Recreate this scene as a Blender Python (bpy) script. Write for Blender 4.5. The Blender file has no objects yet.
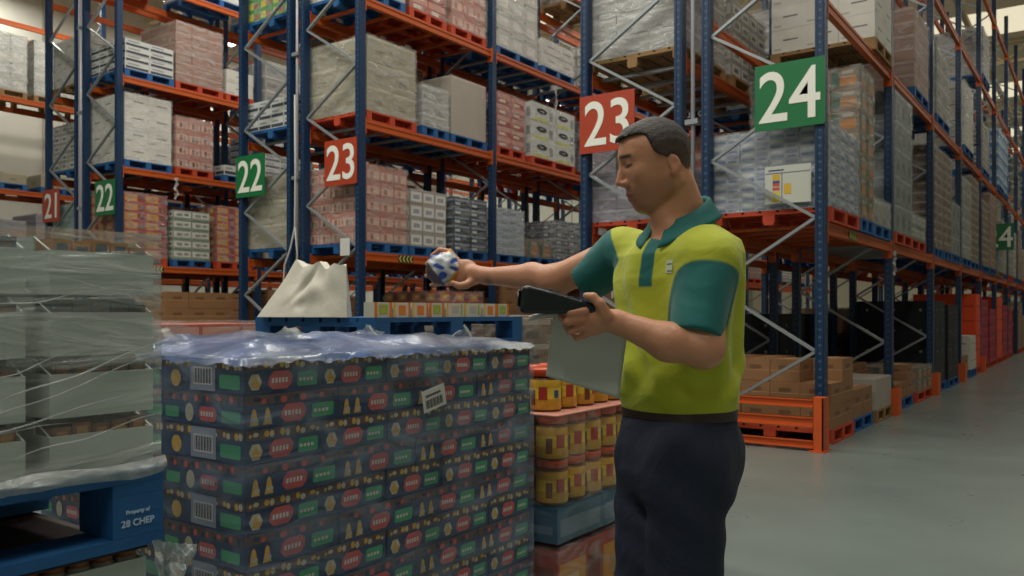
import bpy, math, random
import numpy as np
from mathutils import Vector, Matrix
SC = bpy.context.scene
COL = SC.collection
rng = random.Random(7)
# ------------------------------------------------------------------ frame of reference
# world: X runs down the aisles, Y runs across them, origin at the foot of the first upright of the 24 rack
FPX = 831.6; HZ = 312.0
TH = 0.61909
Fv = np.array([math.cos(TH), math.sin(TH)])     # camera forward on the ground
Rv = np.array([math.sin(TH), -math.cos(TH)])    # camera right on the ground
CAM = np.array([-8.088, -2.177, 1.27])
def c2w(r, f, z): return (CAM[0]+Fv[0]*f+Rv[0]*r, CAM[1]+Fv[1]*f+Rv[1]*r, z)
def C(px, py, t): return np.array([(px-512)/FPX*t, t, CAM[2]+(HZ-py)/FPX*t])   # measured point -> (right, forward, up)
def W(px, py, t):
    c = C(px, py, t); return Vector(c2w(*c))

# ------------------------------------------------------------------ materials
def lin(c):
    c = c/255.0
    return c/12.92 if c <= .04045 else ((c+.055)/1.055)**2.4
def hx(s):
    s = s.lstrip('#'); return tuple(lin(int(s[i:i+2], 16)) for i in (0, 2, 4))+(1.0,)
MATS = {}
def mat(name, color, rough=.6, metal=0.0, bump=0, bscale=40, var=0, vscale=6, emit=None, spec=None, coat=0):
    if name in MATS: return MATS[name]
    m = bpy.data.materials.new(name); m.use_nodes = True; MATS[name] = m
    nt = m.node_tree; b = nt.nodes['Principled BSDF']
    col = hx(color) if isinstance(color, str) else color
    b.inputs['Base Color'].default_value = col
    b.inputs['Roughness'].default_value = rough; b.inputs['Metallic'].default_value = metal
    if coat: b.inputs['Coat Weight'].default_value = coat
    if spec is not None: b.inputs['Specular IOR Level'].default_value = spec
    if emit:
        b.inputs['Emission Color'].default_value = col; b.inputs['Emission Strength'].default_value = emit
    if bump or var:
        tc = nt.nodes.new('ShaderNodeTexCoord')
    if var:
        n = nt.nodes.new('ShaderNodeTexNoise'); n.inputs['Scale'].default_value = vscale; n.inputs['Detail'].default_value = 4
        nt.links.new(tc.outputs['Object'], n.inputs['Vector'])
        mx = nt.nodes.new('ShaderNodeMix'); mx.data_type = 'RGBA'
        mx.inputs['A'].default_value = tuple(c*(1-var) for c in col[:3])+(1,)
        mx.inputs['B'].default_value = tuple(min(1, c*(1+var)) for c in col[:3])+(1,)
        nt.links.new(n.outputs['Fac'], mx.inputs['Factor']); nt.links.new(mx.outputs['Result'], b.inputs['Base Color'])
    if bump:
        n2 = nt.nodes.new('ShaderNodeTexNoise'); n2.inputs['Scale'].default_value = bscale
        nt.links.new(tc.outputs['Object'], n2.inputs['Vector'])
        bp = nt.nodes.new('ShaderNodeBump'); bp.inputs['Strength'].default_value = bump; bp.inputs['Distance'].default_value = .01
        nt.links.new(n2.outputs['Fac'], bp.inputs['Height']); nt.links.new(bp.outputs['Normal'], b.inputs['Normal'])
    return m

def film_mat(name, color, lo, hi, scale=(3, 3, 14), rough=.22, bump=.6, color2=None):
    """Stretch film: clear plastic with denser, whiter creases."""
    if name in MATS: return MATS[name]
    m = bpy.data.materials.new(name); m.use_nodes = True; MATS[name] = m
    nt = m.node_tree; N = nt.nodes; L = nt.links
    b = N['Principled BSDF']; out = N['Material Output']
    b.inputs['Base Color'].default_value = hx(color); b.inputs['Roughness'].default_value = rough
    b.inputs['Specular IOR Level'].default_value = .8
    tc = N.new('ShaderNodeTexCoord'); mp = N.new('ShaderNodeMapping'); mp.inputs['Scale'].default_value = scale
    mp.inputs['Rotation'].default_value = (.18, .12, 0)
    L.new(tc.outputs['Object'], mp.inputs['Vector'])
    n = N.new('ShaderNodeTexNoise'); n.inputs['Scale'].default_value = 1.6; n.inputs['Detail'].default_value = 6; n.inputs['Distortion'].default_value = 1.1
    L.new(mp.outputs['Vector'], n.inputs['Vector'])
    r = N.new('ShaderNodeMapRange'); r.inputs['From Min'].default_value = .42; r.inputs['From Max'].default_value = .72
    r.inputs['To Min'].default_value = lo; r.inputs['To Max'].default_value = hi
    L.new(n.outputs['Fac'], r.inputs['Value'])
    bp = N.new('ShaderNodeBump'); bp.inputs['Strength'].default_value = bump; bp.inputs['Distance'].default_value = .02
    L.new(n.outputs['Fac'], bp.inputs['Height']); L.new(bp.outputs['Normal'], b.inputs['Normal'])
    if color2:
        n3 = N.new('ShaderNodeTexNoise'); n3.inputs['Scale'].default_value = .8; n3.inputs['Detail'].default_value = 3; L.new(mp.outputs['Vector'], n3.inputs['Vector'])
        cr = N.new('ShaderNodeValToRGB'); cr.color_ramp.elements[0].position = .42; cr.color_ramp.elements[0].color = hx(color); cr.color_ramp.elements[1].position = .58; cr.color_ramp.elements[1].color = hx(color2)
        L.new(n3.outputs['Fac'], cr.inputs['Fac']); L.new(cr.outputs['Color'], b.inputs['Base Color'])
    tr = N.new('ShaderNodeBsdfTransparent'); mx = N.new('ShaderNodeMixShader')
    L.new(r.outputs['Result'], mx.inputs[0]); L.new(tr.outputs[0], mx.inputs[1]); L.new(b.outputs[0], mx.inputs[2])
    L.new(mx.outputs[0], out.inputs['Surface'])
    return m

# ------------------------------------------------------------------ mesh builder
class MB:
    def __init__(s): s.v = []; s.f = []; s.m = []
    def box(s, x0, x1, y0, y1, z0, z1, mi=0, M=None):
        n = len(s.v)
        p = [(x0,y0,z0),(x1,y0,z0),(x1,y1,z0),(x0,y1,z0),(x0,y0,z1),(x1,y0,z1),(x1,y1,z1),(x0,y1,z1)]
        if M is not None: p = [tuple(M @ Vector(q)) for q in p]
        s.v += p
        for q in ((0,3,2,1),(4,5,6,7),(0,1,5,4),(1,2,6,5),(2,3,7,6),(3,0,4,7)):
            s.f.append(tuple(n+i for i in q)); s.m.append(mi)
        return s
    def poly(s, pts, mi=0):
        n = len(s.v); s.v += [tuple(p) for p in pts]; s.f.append(tuple(range(n, n+len(pts)))); s.m.append(mi); return s
    def bar(s, p0, p1, w, h, mi=0):
        p0 = Vector(p0); p1 = Vector(p1); d = p1-p0; L = d.length; d.normalize()
        up = Vector((0,0,1)) if abs(d.z) < .95 else Vector((1,0,0))
        a = d.cross(up).normalized(); b = a.cross(d).normalized()
        n = len(s.v)
        for q in (p0, p1):
            for sa, sb in ((-1,-1),(1,-1),(1,1),(-1,1)): s.v.append(tuple(q+a*sa*w/2+b*sb*h/2))
        for q in ((0,3,2,1),(4,5,6,7),(0,1,5,4),(1,2,6,5),(2,3,7,6),(3,0,4,7)):
            s.f.append(tuple(n+i for i in q)); s.m.append(mi)
        return s
    def tube(s, pts, rad, seg=10, mi=0, cap=True):
        pts = [Vector(p) for p in pts]; n0 = len(s.v); K = len(pts)
        rads = rad if isinstance(rad, (list, tuple)) else [rad]*K
        prev = None
        for i, p in enumerate(pts):
            d = (pts[min(i+1, K-1)]-pts[max(i-1, 0)]).normalized()
            if prev is None:
                up = Vector((0,0,1)) if abs(d.z) < .9 else Vector((1,0,0)); a = d.cross(up).normalized()
            else: a = (prev-d*prev.dot(d)).normalized()
            prev = a; b = d.cross(a)
            for k in range(seg):
                t = 2*math.pi*k/seg; s.v.append(tuple(p+(a*math.cos(t)+b*math.sin(t))*rads[i]))
        for i in range(K-1):
            for k in range(seg):
                s.f.append((n0+i*seg+k, n0+i*seg+(k+1)%seg, n0+(i+1)*seg+(k+1)%seg, n0+(i+1)*seg+k)); s.m.append(mi)
        if cap:
            s.f.append(tuple(n0+k for k in reversed(range(seg)))); s.m.append(mi)
            s.f.append(tuple(n0+(K-1)*seg+k for k in range(seg))); s.m.append(mi)
        return s
    def lathe(s, prof, cx=0, cy=0, seg=16, mi=0, mis=None):
        n0 = len(s.v); K = len(prof)
        for r, z in prof:
            for k in range(seg):
                t = 2*math.pi*k/seg; s.v.append((cx+r*math.cos(t), cy+r*math.sin(t), z))
        for i in range(K-1):
            for k in range(seg):
                s.f.append((n0+i*seg+k, n0+i*seg+(k+1)%seg, n0+(i+1)*seg+(k+1)%seg, n0+(i+1)*seg+k)); s.m.append(mis[i] if mis else mi)
        s.f.append(tuple(n0+k for k in reversed(range(seg)))); s.m.append(mis[0] if mis else mi)
        s.f.append(tuple(n0+(K-1)*seg+k for k in range(seg))); s.m.append(mis[-1] if mis else mi)
        return s
    def mesh(s, name, mats, smooth=False):
        me = bpy.data.meshes.new(name); me.from_pydata(s.v, [], s.f)
        for m in (mats if isinstance(mats, (list, tuple)) else [mats]): me.materials.append(m)
        me.polygons.foreach_set('material_index', s.m)
        if smooth: me.polygons.foreach_set('use_smooth', [True]*len(s.f))
        me.update(); return me
    def build(s, name, mats, parent=None, loc=(0,0,0), smooth=False, bevel=0):
        o = link(name, s.mesh(name, mats, smooth), parent, loc)
        if bevel:
            b = o.modifiers.new('bevel', 'BEVEL'); b.width = bevel; b.segments = 2; b.limit_method = 'ANGLE'
        return o
def link(name, me, parent=None, loc=(0,0,0), rot=None):
    o = bpy.data.objects.new(name, me); COL.objects.link(o); o.location = loc
    if rot: o.rotation_euler = rot
    if parent is not None: o.parent = parent
    return o
def tag(o, label, cat, group=None, kind=None):
    if label: o['label'] = label
    if cat: o['category'] = cat
    if group: o['group'] = group
    if kind: o['kind'] = kind
    return o
def thing(name, label, cat, loc=(0,0,0), rotz=0, group=None):
    o = bpy.data.objects.new(name, None); COL.objects.link(o); o.empty_display_size = .2
    o.location = loc; o.rotation_euler = (0,0,rotz)
    return tag(o, label, cat, group)
def copy_tree(o, parent=None):
    c = o.copy(); COL.objects.link(c); c.parent = parent
    for ch in o.children: copy_tree(ch, c)
    return c
def struct(o): o['kind'] = 'structure'; return o
def text_mesh(s, size, ext=.002, bold=0.0, sx=1.0):
    cu = bpy.data.curves.new('t', 'FONT'); cu.body = s; cu.size = size; cu.extrude = ext; cu.offset = bold
    cu.align_x = 'CENTER'; cu.align_y = 'CENTER'; cu.resolution_u = 6
    o = bpy.data.objects.new('t', cu); COL.objects.link(o)
    bpy.context.view_layer.update()
    dg = bpy.context.evaluated_depsgraph_get()
    me = bpy.data.meshes.new_from_object(o.evaluated_get(dg))
    bpy.data.objects.remove(o); bpy.data.curves.remove(cu)
    me.transform(Matrix.Diagonal((sx, 1, 1, 1))); return me

BLUE = mat('upright_blue', '#12304f', .42, bump=.05)
ORANGE = mat('beam_orange', '#b45011', .5)
GALV = mat('galvanised_steel', '#9aa0a2', .42, .5)
HOLE = mat('punched_slot', '#0a1428', .8)
HOLEW = mat('slot_edge', '#46617f', .5)

# ------------------------------------------------------------------ setting
def floor_mat():
    m = bpy.data.materials.new('polished_concrete'); m.use_nodes = True; nt = m.node_tree; N = nt.nodes; L = nt.links
    b = N['Principled BSDF']; tc = N.new('ShaderNodeTexCoord')
    n = N.new('ShaderNodeTexNoise'); n.inputs['Scale'].default_value = .7; n.inputs['Detail'].default_value = 8; n.inputs['Roughness'].default_value = .6
    L.new(tc.outputs['Object'], n.inputs['Vector'])
    cr = N.new('ShaderNodeValToRGB'); cr.color_ramp.elements[0].position = .3; cr.color_ramp.elements[0].color = hx('#69736e')
    cr.color_ramp.elements[1].position = .75; cr.color_ramp.elements[1].color = hx('#7b8680')
    L.new(n.outputs['Fac'], cr.inputs['Fac']); L.new(cr.outputs['Color'], b.inputs['Base Color'])
    n2 = N.new('ShaderNodeTexNoise'); n2.inputs['Scale'].default_value = 2.5; n2.inputs['Detail'].default_value = 5
    L.new(tc.outputs['Object'], n2.inputs['Vector'])
    r = N.new('ShaderNodeMapRange'); r.inputs['To Min'].default_value = .24; r.inputs['To Max'].default_value = .34
    L.new(n2.outputs['Fac'], r.inputs['Value']); L.new(r.outputs['Result'], b.inputs['Roughness'])
    b.inputs['Specular IOR Level'].default_value = .6
    return m
XE, XW, YN, YS, CZ = 62.0, -20.0, 22.4, -13.0, 11.2
struct(MB().box(XW, XE, YS, YN, -.2, 0).build('floor', floor_mat()))
WALL = mat('wall_panel', '#c6c5b8', .7, var=.06, vscale=.8)
mb = MB().box(XW, XE, YN, YN+.2, 0, CZ)
struct(mb.build('wall_left', WALL))
mb = MB()
for i in range(46): mb.box(XW+i*1.8, XW+i*1.8+.05, YN-.03, YN-.002, .3, CZ-.2)
struct(mb.build('trim_1', mat('wall_seam', '#9c9b90', .7)))
struct(MB().box(XE, XE+.2, YS, YN, 0, CZ).build('wall_far', mat('wall_far_paint', '#e2dcc8', .7, var=.05, vscale=.5)))
struct(MB().box(XW, XE, YS-.2, YS, 0, CZ).build('wall_right', WALL))
struct(MB().box(XW-.2, XW, YS, YN, 0, CZ).build('wall_near', WALL))
struct(MB().box(XW, XE, YS, YN, CZ, CZ+.2).build('ceiling', mat('ceiling_sheet', '#e2dcc6', .7, var=.05)))
mb = MB()
for i in range(8):
    x = -14+i*10.3
    mb.box(x-.12, x+.12, YS+.01, YN-.01, CZ-.14, CZ-.01); mb.box(x-.1, x+.1, YS+.01, YN-.01, CZ-.86, CZ-.74)
    y = YS+1.
    while y < YN-1.4:
        mb.bar((x, y, CZ-.8), (x, y+.8, CZ-.1), .06, .06); mb.bar((x, y+.8, CZ-.1), (x, y+1.6, CZ-.8), .06, .06); y += 1.6
struct(mb.build('trim_2', mat('roof_steel', '#cdbf9d', .5)))
mb = MB()
for y in (-9, -4.1, 1.3, 7.4, 13.6, 19.): mb.box(XW+.01, XE-.01, y-.07, y+.07, CZ-1.03, CZ-.87)
struct(mb.build('trim_3', mat('roof_purlin', '#b9ac8e', .5)))

for i_, x_ in enumerate((14.5, 24.8, 35.1, 45.4, 52.)):  # glowing ceiling strips added to brighten the high background at far right
    struct(MB().box(x_-1.4, x_+1.4, YS+2, YN-2, CZ-.012, CZ-.002).build('fill_glow_%d' % (i_+1), mat('skylight_sheet', '#efe6c8', .6, emit=.9)))
# pallet racks ------------------------------------------------------------------
D = 1.13; BAY = 3.0167
def upright_mesh(h):
    m = MB()
    w, d, t = .11, .09, .006
    # front flange (towards -X) carries the slots; omega-like section
    m.box(-w/2, w/2, -d/2, d/2, .012, h, 0)
    m.box(-w/2-.006, -w/2+.001, -d/2+.012, -d/2+.026, .012, h, 0); m.box(-w/2-.006, -w/2+.001, d/2-.026, d/2-.012, .012, h, 0)
    z = .12
    while z < min(h-.1, 7.2):
        for sy in (-1, 1):
            m.poly([(-w/2-.001, sy*.008-.0045, z), (-w/2-.001, sy*.008+.0045, z), (-w/2-.001, sy*.008+.0045, z+.022), (-w/2-.001, sy*.008-.0045, z+.022)][::-1], 1)
        m.poly([(-.006, -d/2-.001, z), (.006, -d/2-.001, z), (.006, -d/2-.001, z+.022), (-.006, -d/2-.001, z+.022)], 2)
        z += .075
    return m.mesh('upright', [BLUE, HOLEW, HOLE])
UPR = {}
def rack(name, label, y0, aisle, levels, nb, h, start=0, bars=()):
    """one single-depth rack, uprights at y0 and y0+D; aisle = -1 if its aisle is on the low-Y side"""
    t = thing('pallet_rack', label, 'rack', (0, y0, 0))
    if h not in UPR: UPR[h] = upright_mesh(h)
    fp = MB().box(-.09, .09, -.07, .07, 0, .012).box(-.075, -.06, -.055, -.04, .012, .03).mesh('foot_plate', GALV)
    zs = [.26]
    while zs[-1]+.635 < h: zs.append(zs[-1]+.635)
    far = MB(); nbr = 0
    me_d = {}
    for i in range(start, nb+1):
        x = i*BAY
        for yy in (0, D):
            u = link('upright', UPR[h], t, (x, yy, 0)); 
            link('foot_plate', fp, u, (0, 0, 0))
        for k, z in enumerate(zs[:-1]):
            key = k % 2
            if key not in me_d:
                m = MB()
                m.bar((0, .05, 0), (0, D-.05, .635), .045, .028) if key else m.bar((0, D-.05, 0), (0, .05, .635), .045, .028)
                me_d[key] = m.mesh('brace', GALV)
            if nbr < 98: link('brace', me_d[key], t, (x, 0, z)); nbr += 1
            elif key: far.bar((x, .05, z), (x, D-.05, z+.635), .045, .028)
            else: far.bar((x, D-.05, z), (x, .05, z+.635), .045, .028)
    if far.v: far.build('brace', GALV, t)['kind'] = 'stuff'
    bm = MB().box(.058, BAY-.058, -.025, .025, -.12, 0, 0).box(.058, BAY-.058, -.033, -.025, -.115, -.085, 0).box(.058, BAY-.058, -.033, -.025, -.035, -.005, 0)
    for x0, x1 in ((.056, .064), (BAY-.064, BAY-.056)): bm.box(x0-.004, x1+.004, -.05, .05, -.2, .03, 0)
    bm = bm.mesh('beam', ORANGE)
    sb = MB().box(-.03, .03, .03, D-.03, -.035, -.002).mesh('support_bar', GALV)
    so = MB().box(-.03, .03, .03, D-.03, -.035, -.002).mesh('support_bar', ORANGE)
    for i in range(start, nb):
        for k, z in enumerate(levels):
            for yy in (0, D): link('beam', bm, t, (i*BAY, yy, z))
            if (i, k+1) in bars:
                for q in range(6): link('support_bar', so if (i+k) % 2 == 0 else sb, t, (i*BAY+.32+q*.475, 0, z))
    return t
RACKS = {
 '24': (0.0, [2.13, 4.25, 6.25, 8.3], 16, 9.3),
 '23b': (1.43, [2.13, 3.95, 6.0, 8.0], 9, 9.7),
 '23': (6.14, [2.10, 3.92, 5.62, 7.4], 8, 9.2),
 '22b': (7.57, [2.10, 3.92, 5.62, 7.4], 5, 9.2),
 '22': (12.28, [2.13, 3.90, 5.55, 7.4], 6, 9.2),
 '21b': (13.71, [2.13, 3.90, 5.55, 7.4], 5, 9.2),
 '21': (18.42, [2.15, 4.10, 6.25, 8.0], 7, 9.2)}
rack('24', 'blue and orange pallet rack whose end upright carries the green 24 sign', *RACKS['24'][:1], -1, *RACKS['24'][1:], bars=[(0,1),(1,1)])
rack('23b', 'blue and orange pallet rack with the red 23 sign directly above the worker', RACKS['23b'][0], 1, *RACKS['23b'][1:], bars=[(0,1),(0,2),(0,3),(1,2)])
rack('23', 'blue and orange pallet rack whose post holds the left red 23 sign', RACKS['23'][0], -1, *RACKS['23'][1:], bars=[(0,2),(0,3),(1,3),(1,2),(2,3),(0,1)])
rack('22b', 'blue and orange pallet rack with the green 22 sign nearest the white sheet', RACKS['22b'][0], 1, *RACKS['22b'][1:], bars=[(0,2),(0,3)])
rack('22', 'blue and orange pallet rack whose post holds the far left green 22 sign', RACKS['22'][0], -1, *RACKS['22'][1:], bars=[(0,3),(0,2)])
rack('21b', 'blue and orange pallet rack whose end post holds the red 21 sign', RACKS['21b'][0], 1, *RACKS['21b'][1:])
rack('21', 'blue and orange pallet rack along the pale wall at far left', RACKS['21'][0], -1, *RACKS['21'][1:])

# vertical sprinkler pipes between the back-to-back racks, with clamps
PIPE = mat('pipe_paint', '#a9a7ae', .4, .2)
for y, r, lab in ((1.28, .022, 'thin pale vertical pipe between the racks just behind the worker'),
                  (7.42, .022, 'thin pale vertical pipe between the green 22 and left red 23 signs'),
                  (13.56, .05, 'thick pale vertical pipe between the red 21 and far green 22 signs')):
    t = thing('sprinkler_pipe', lab, 'pipe', (-.02, y, 0))
    MB().tube([(0,0,.02), (0,0,9.6)], r, 12).build('pipe', PIPE, t, smooth=True)
    for z in (1.6, 3.2, 5.0, 6.6): MB().box(-.05, .05, -.07, .07, z, z+.05).build('clamp', GALV, t)

# aisle signs ------------------------------------------------------------------
def sign(num, y0, y1, color, label, sx=-.075, zc=3.3475):
    t = thing('aisle_sign', label, 'sign', (sx, (y0+y1)/2, zc))
    w = abs(y1-y0)/2
    MB().box(-.006, .006, -w, w, -.318, .318).build('panel', mat('sign_'+color, {'green': '#0f6a3a', 'red': '#a53a20'}[color], .45), t)
    me = text_mesh(num, .69, .002, .006, .88); me.materials.append(mat('sign_white', '#e6e6da', .5))
    # text plane faces -X : text x -> -Y, text y -> Z
    me.transform(Matrix(((0,0,-1,0),(-1,0,0,0),(0,1,0,0),(0,0,0,1))))
    c = [sum(v.co[k] for v in me.vertices)/len(me.vertices) for k in range(3)]
    ys = [v.co.y for v in me.vertices]; zs = [v.co.z for v in me.vertices]
    me.transform(Matrix.Translation((-.009, -(min(ys)+max(ys))/2, -(min(zs)+max(zs))/2)))
    link('numeral', me, t)
    b = MB()
    for z in (-.2, .2): b.bar((.01, w-.06 if y1 > y0 else -w+.06, z), (.03, w-.06 if y1 > y0 else -w+.06, z), .05, .03)
    return t
sign('24', .61, -.055, 'green', 'green sign with white number 24 on the rack post right of the worker')
sign('23', 2.60, 1.92, 'red', 'red sign with white number 23 partly hidden behind the worker\'s head')
sign('23', 6.77, 6.13, 'red', 'red sign with white number 23 on the post above the white sheet')
sign('22', 8.78, 8.09, 'green', 'green sign with white number 22, nearer of the two, left of the red 23')
sign('22', 12.95, 12.27, 'green', 'smaller green sign with white number 22 above the wrapped near load')
sign('21', 14.93, 14.27, 'red', 'small red sign with white number 21 at the far left')
sign('24', .2, -.42, 'green', 'tiny green sign with white digits hanging deep in the right aisle', 14.97, 3.07)
# orange end guard in front of the 24 rack, and guards at its next posts -----------
GUARD = mat('guard_orange', '#c9541a', .5, var=.08)
t = thing('rack_guard', 'low orange double-rail guard on the floor at the 24 rack end', 'rack guard', (-.32, 0, 0))
for z0, z1 in ((.40, .475), (.22, .31), (.03, .10)):
    m = MB().box(-.02, .02, -.02, 1.45, z0, z1).box(-.035, .02, -.02, 1.45, z1-.012, z1).box(-.035, .02, -.02, 1.45, z0, z0+.012)
    m.build('rail', GUARD, t)
for y in (-.06, 1.5):
    MB().box(-.05, .03, y-.055, y-.043, .012, .49).box(.02, .14, y-.055, y+.055, .012, .49).box(-.05, -.038, y-.055, y+.03, .012, .49).box(-.07, .16, y-.07, y+.07, 0, .012).build('post', GUARD, t)
for i, lab in ((1, 'short orange post guard beside the white floor carton'), (2, 'short orange post guard before the dark navy loads'), (3, 'short orange post guard just past the dark navy loads'), (4, 'short orange post guard deep in the right aisle')):
    g = MB().box(-.12, -.108, -.115, .05, 0, .34).box(-.12, .12, -.127, -.115, 0, .34).box(.108, .12, -.115, .05, 0, .34)
    tag(g.build('post_guard', GUARD, None, (i*BAY, 0, 0)), lab, 'post guard')
# ------------------------------------------------------------------ pallets
WOOD = mat('pallet_wood', '#8a6a42', .8, bump=.3, var=.2, vscale=14)
PAL = {'blue': mat('pallet_blue', '#15548a', .7, bump=.25, var=.12, vscale=12), 'orange': mat('pallet_red', '#b23c18', .7, bump=.25, var=.12, vscale=12), 'wood': WOOD}
PMESH = {}
def pallet_parts(w, d, color):
    """list of (part name, mesh, loc)"""
    key = (round(w, 2), round(d, 2), color)
    if key in PMESH: return PMESH[key]
    m = PAL[color]; out = []
    deck = MB(); n = 7; bw = d/n*.86
    for i in range(n):
        y = i*(d-bw)/(n-1); deck.box(0, w, y, y+bw, .122, .144)
    for x in (0, w/2-.05, w-.1): deck.box(x, x+.1, 0, d, .100, .1215)
    dm = deck.mesh('top_deck', m)
    blk = MB().box(0, .1, 0, .12, .022, .0995).mesh('block', m)
    bot = MB().box(0, w, 0, .1, 0, .0215).mesh('bottom_board', m)
    out.append(('top_deck', dm, (0,0,0)))
    for x in (0, w/2-.05, w-.1):
        for y in (0, d/2-.06, d-.12): out.append(('block', blk, (x, y, 0)))
    for y in (0, d/2-.05, d-.1): out.append(('bottom_board', bot, (0, y, 0)))
    PMESH[key] = out; return out
PSING = {}
def pallet(x, y, z, w, d, color, label, group, parts=True, rotz=0):
    pp = pallet_parts(w, d, color)
    if parts:
        t = thing('pallet', label, 'pallet', (x, y, z), rotz, group)
        for nm, me, loc in pp: link(nm, me, t, loc)
        return t
    key = (round(w, 2), round(d, 2), color)
    if key not in PSING:
        m = MB(); 
        n = 7; bw = d/n*.86
        for i in range(n):
            yy = i*(d-bw)/(n-1); m.box(0, w, yy, yy+bw, .122, .144)
        for xx in (0, w/2-.05, w-.1):
            m.box(xx, xx+.1, 0, d, .1, .122)
            for yy in (0, d/2-.06, d-.12): m.box(xx, xx+.1, yy, yy+.12, .022, .1)
        for yy in (0, d/2-.05, d-.1): m.box(0, w, yy, yy+.1, 0, .022)
        PSING[key] = m.mesh('pallet', PAL[color])
    o = link('pallet', PSING[key], None, (x, y, z), (0,0,rotz)); return tag(o, label, 'pallet', group)

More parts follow.
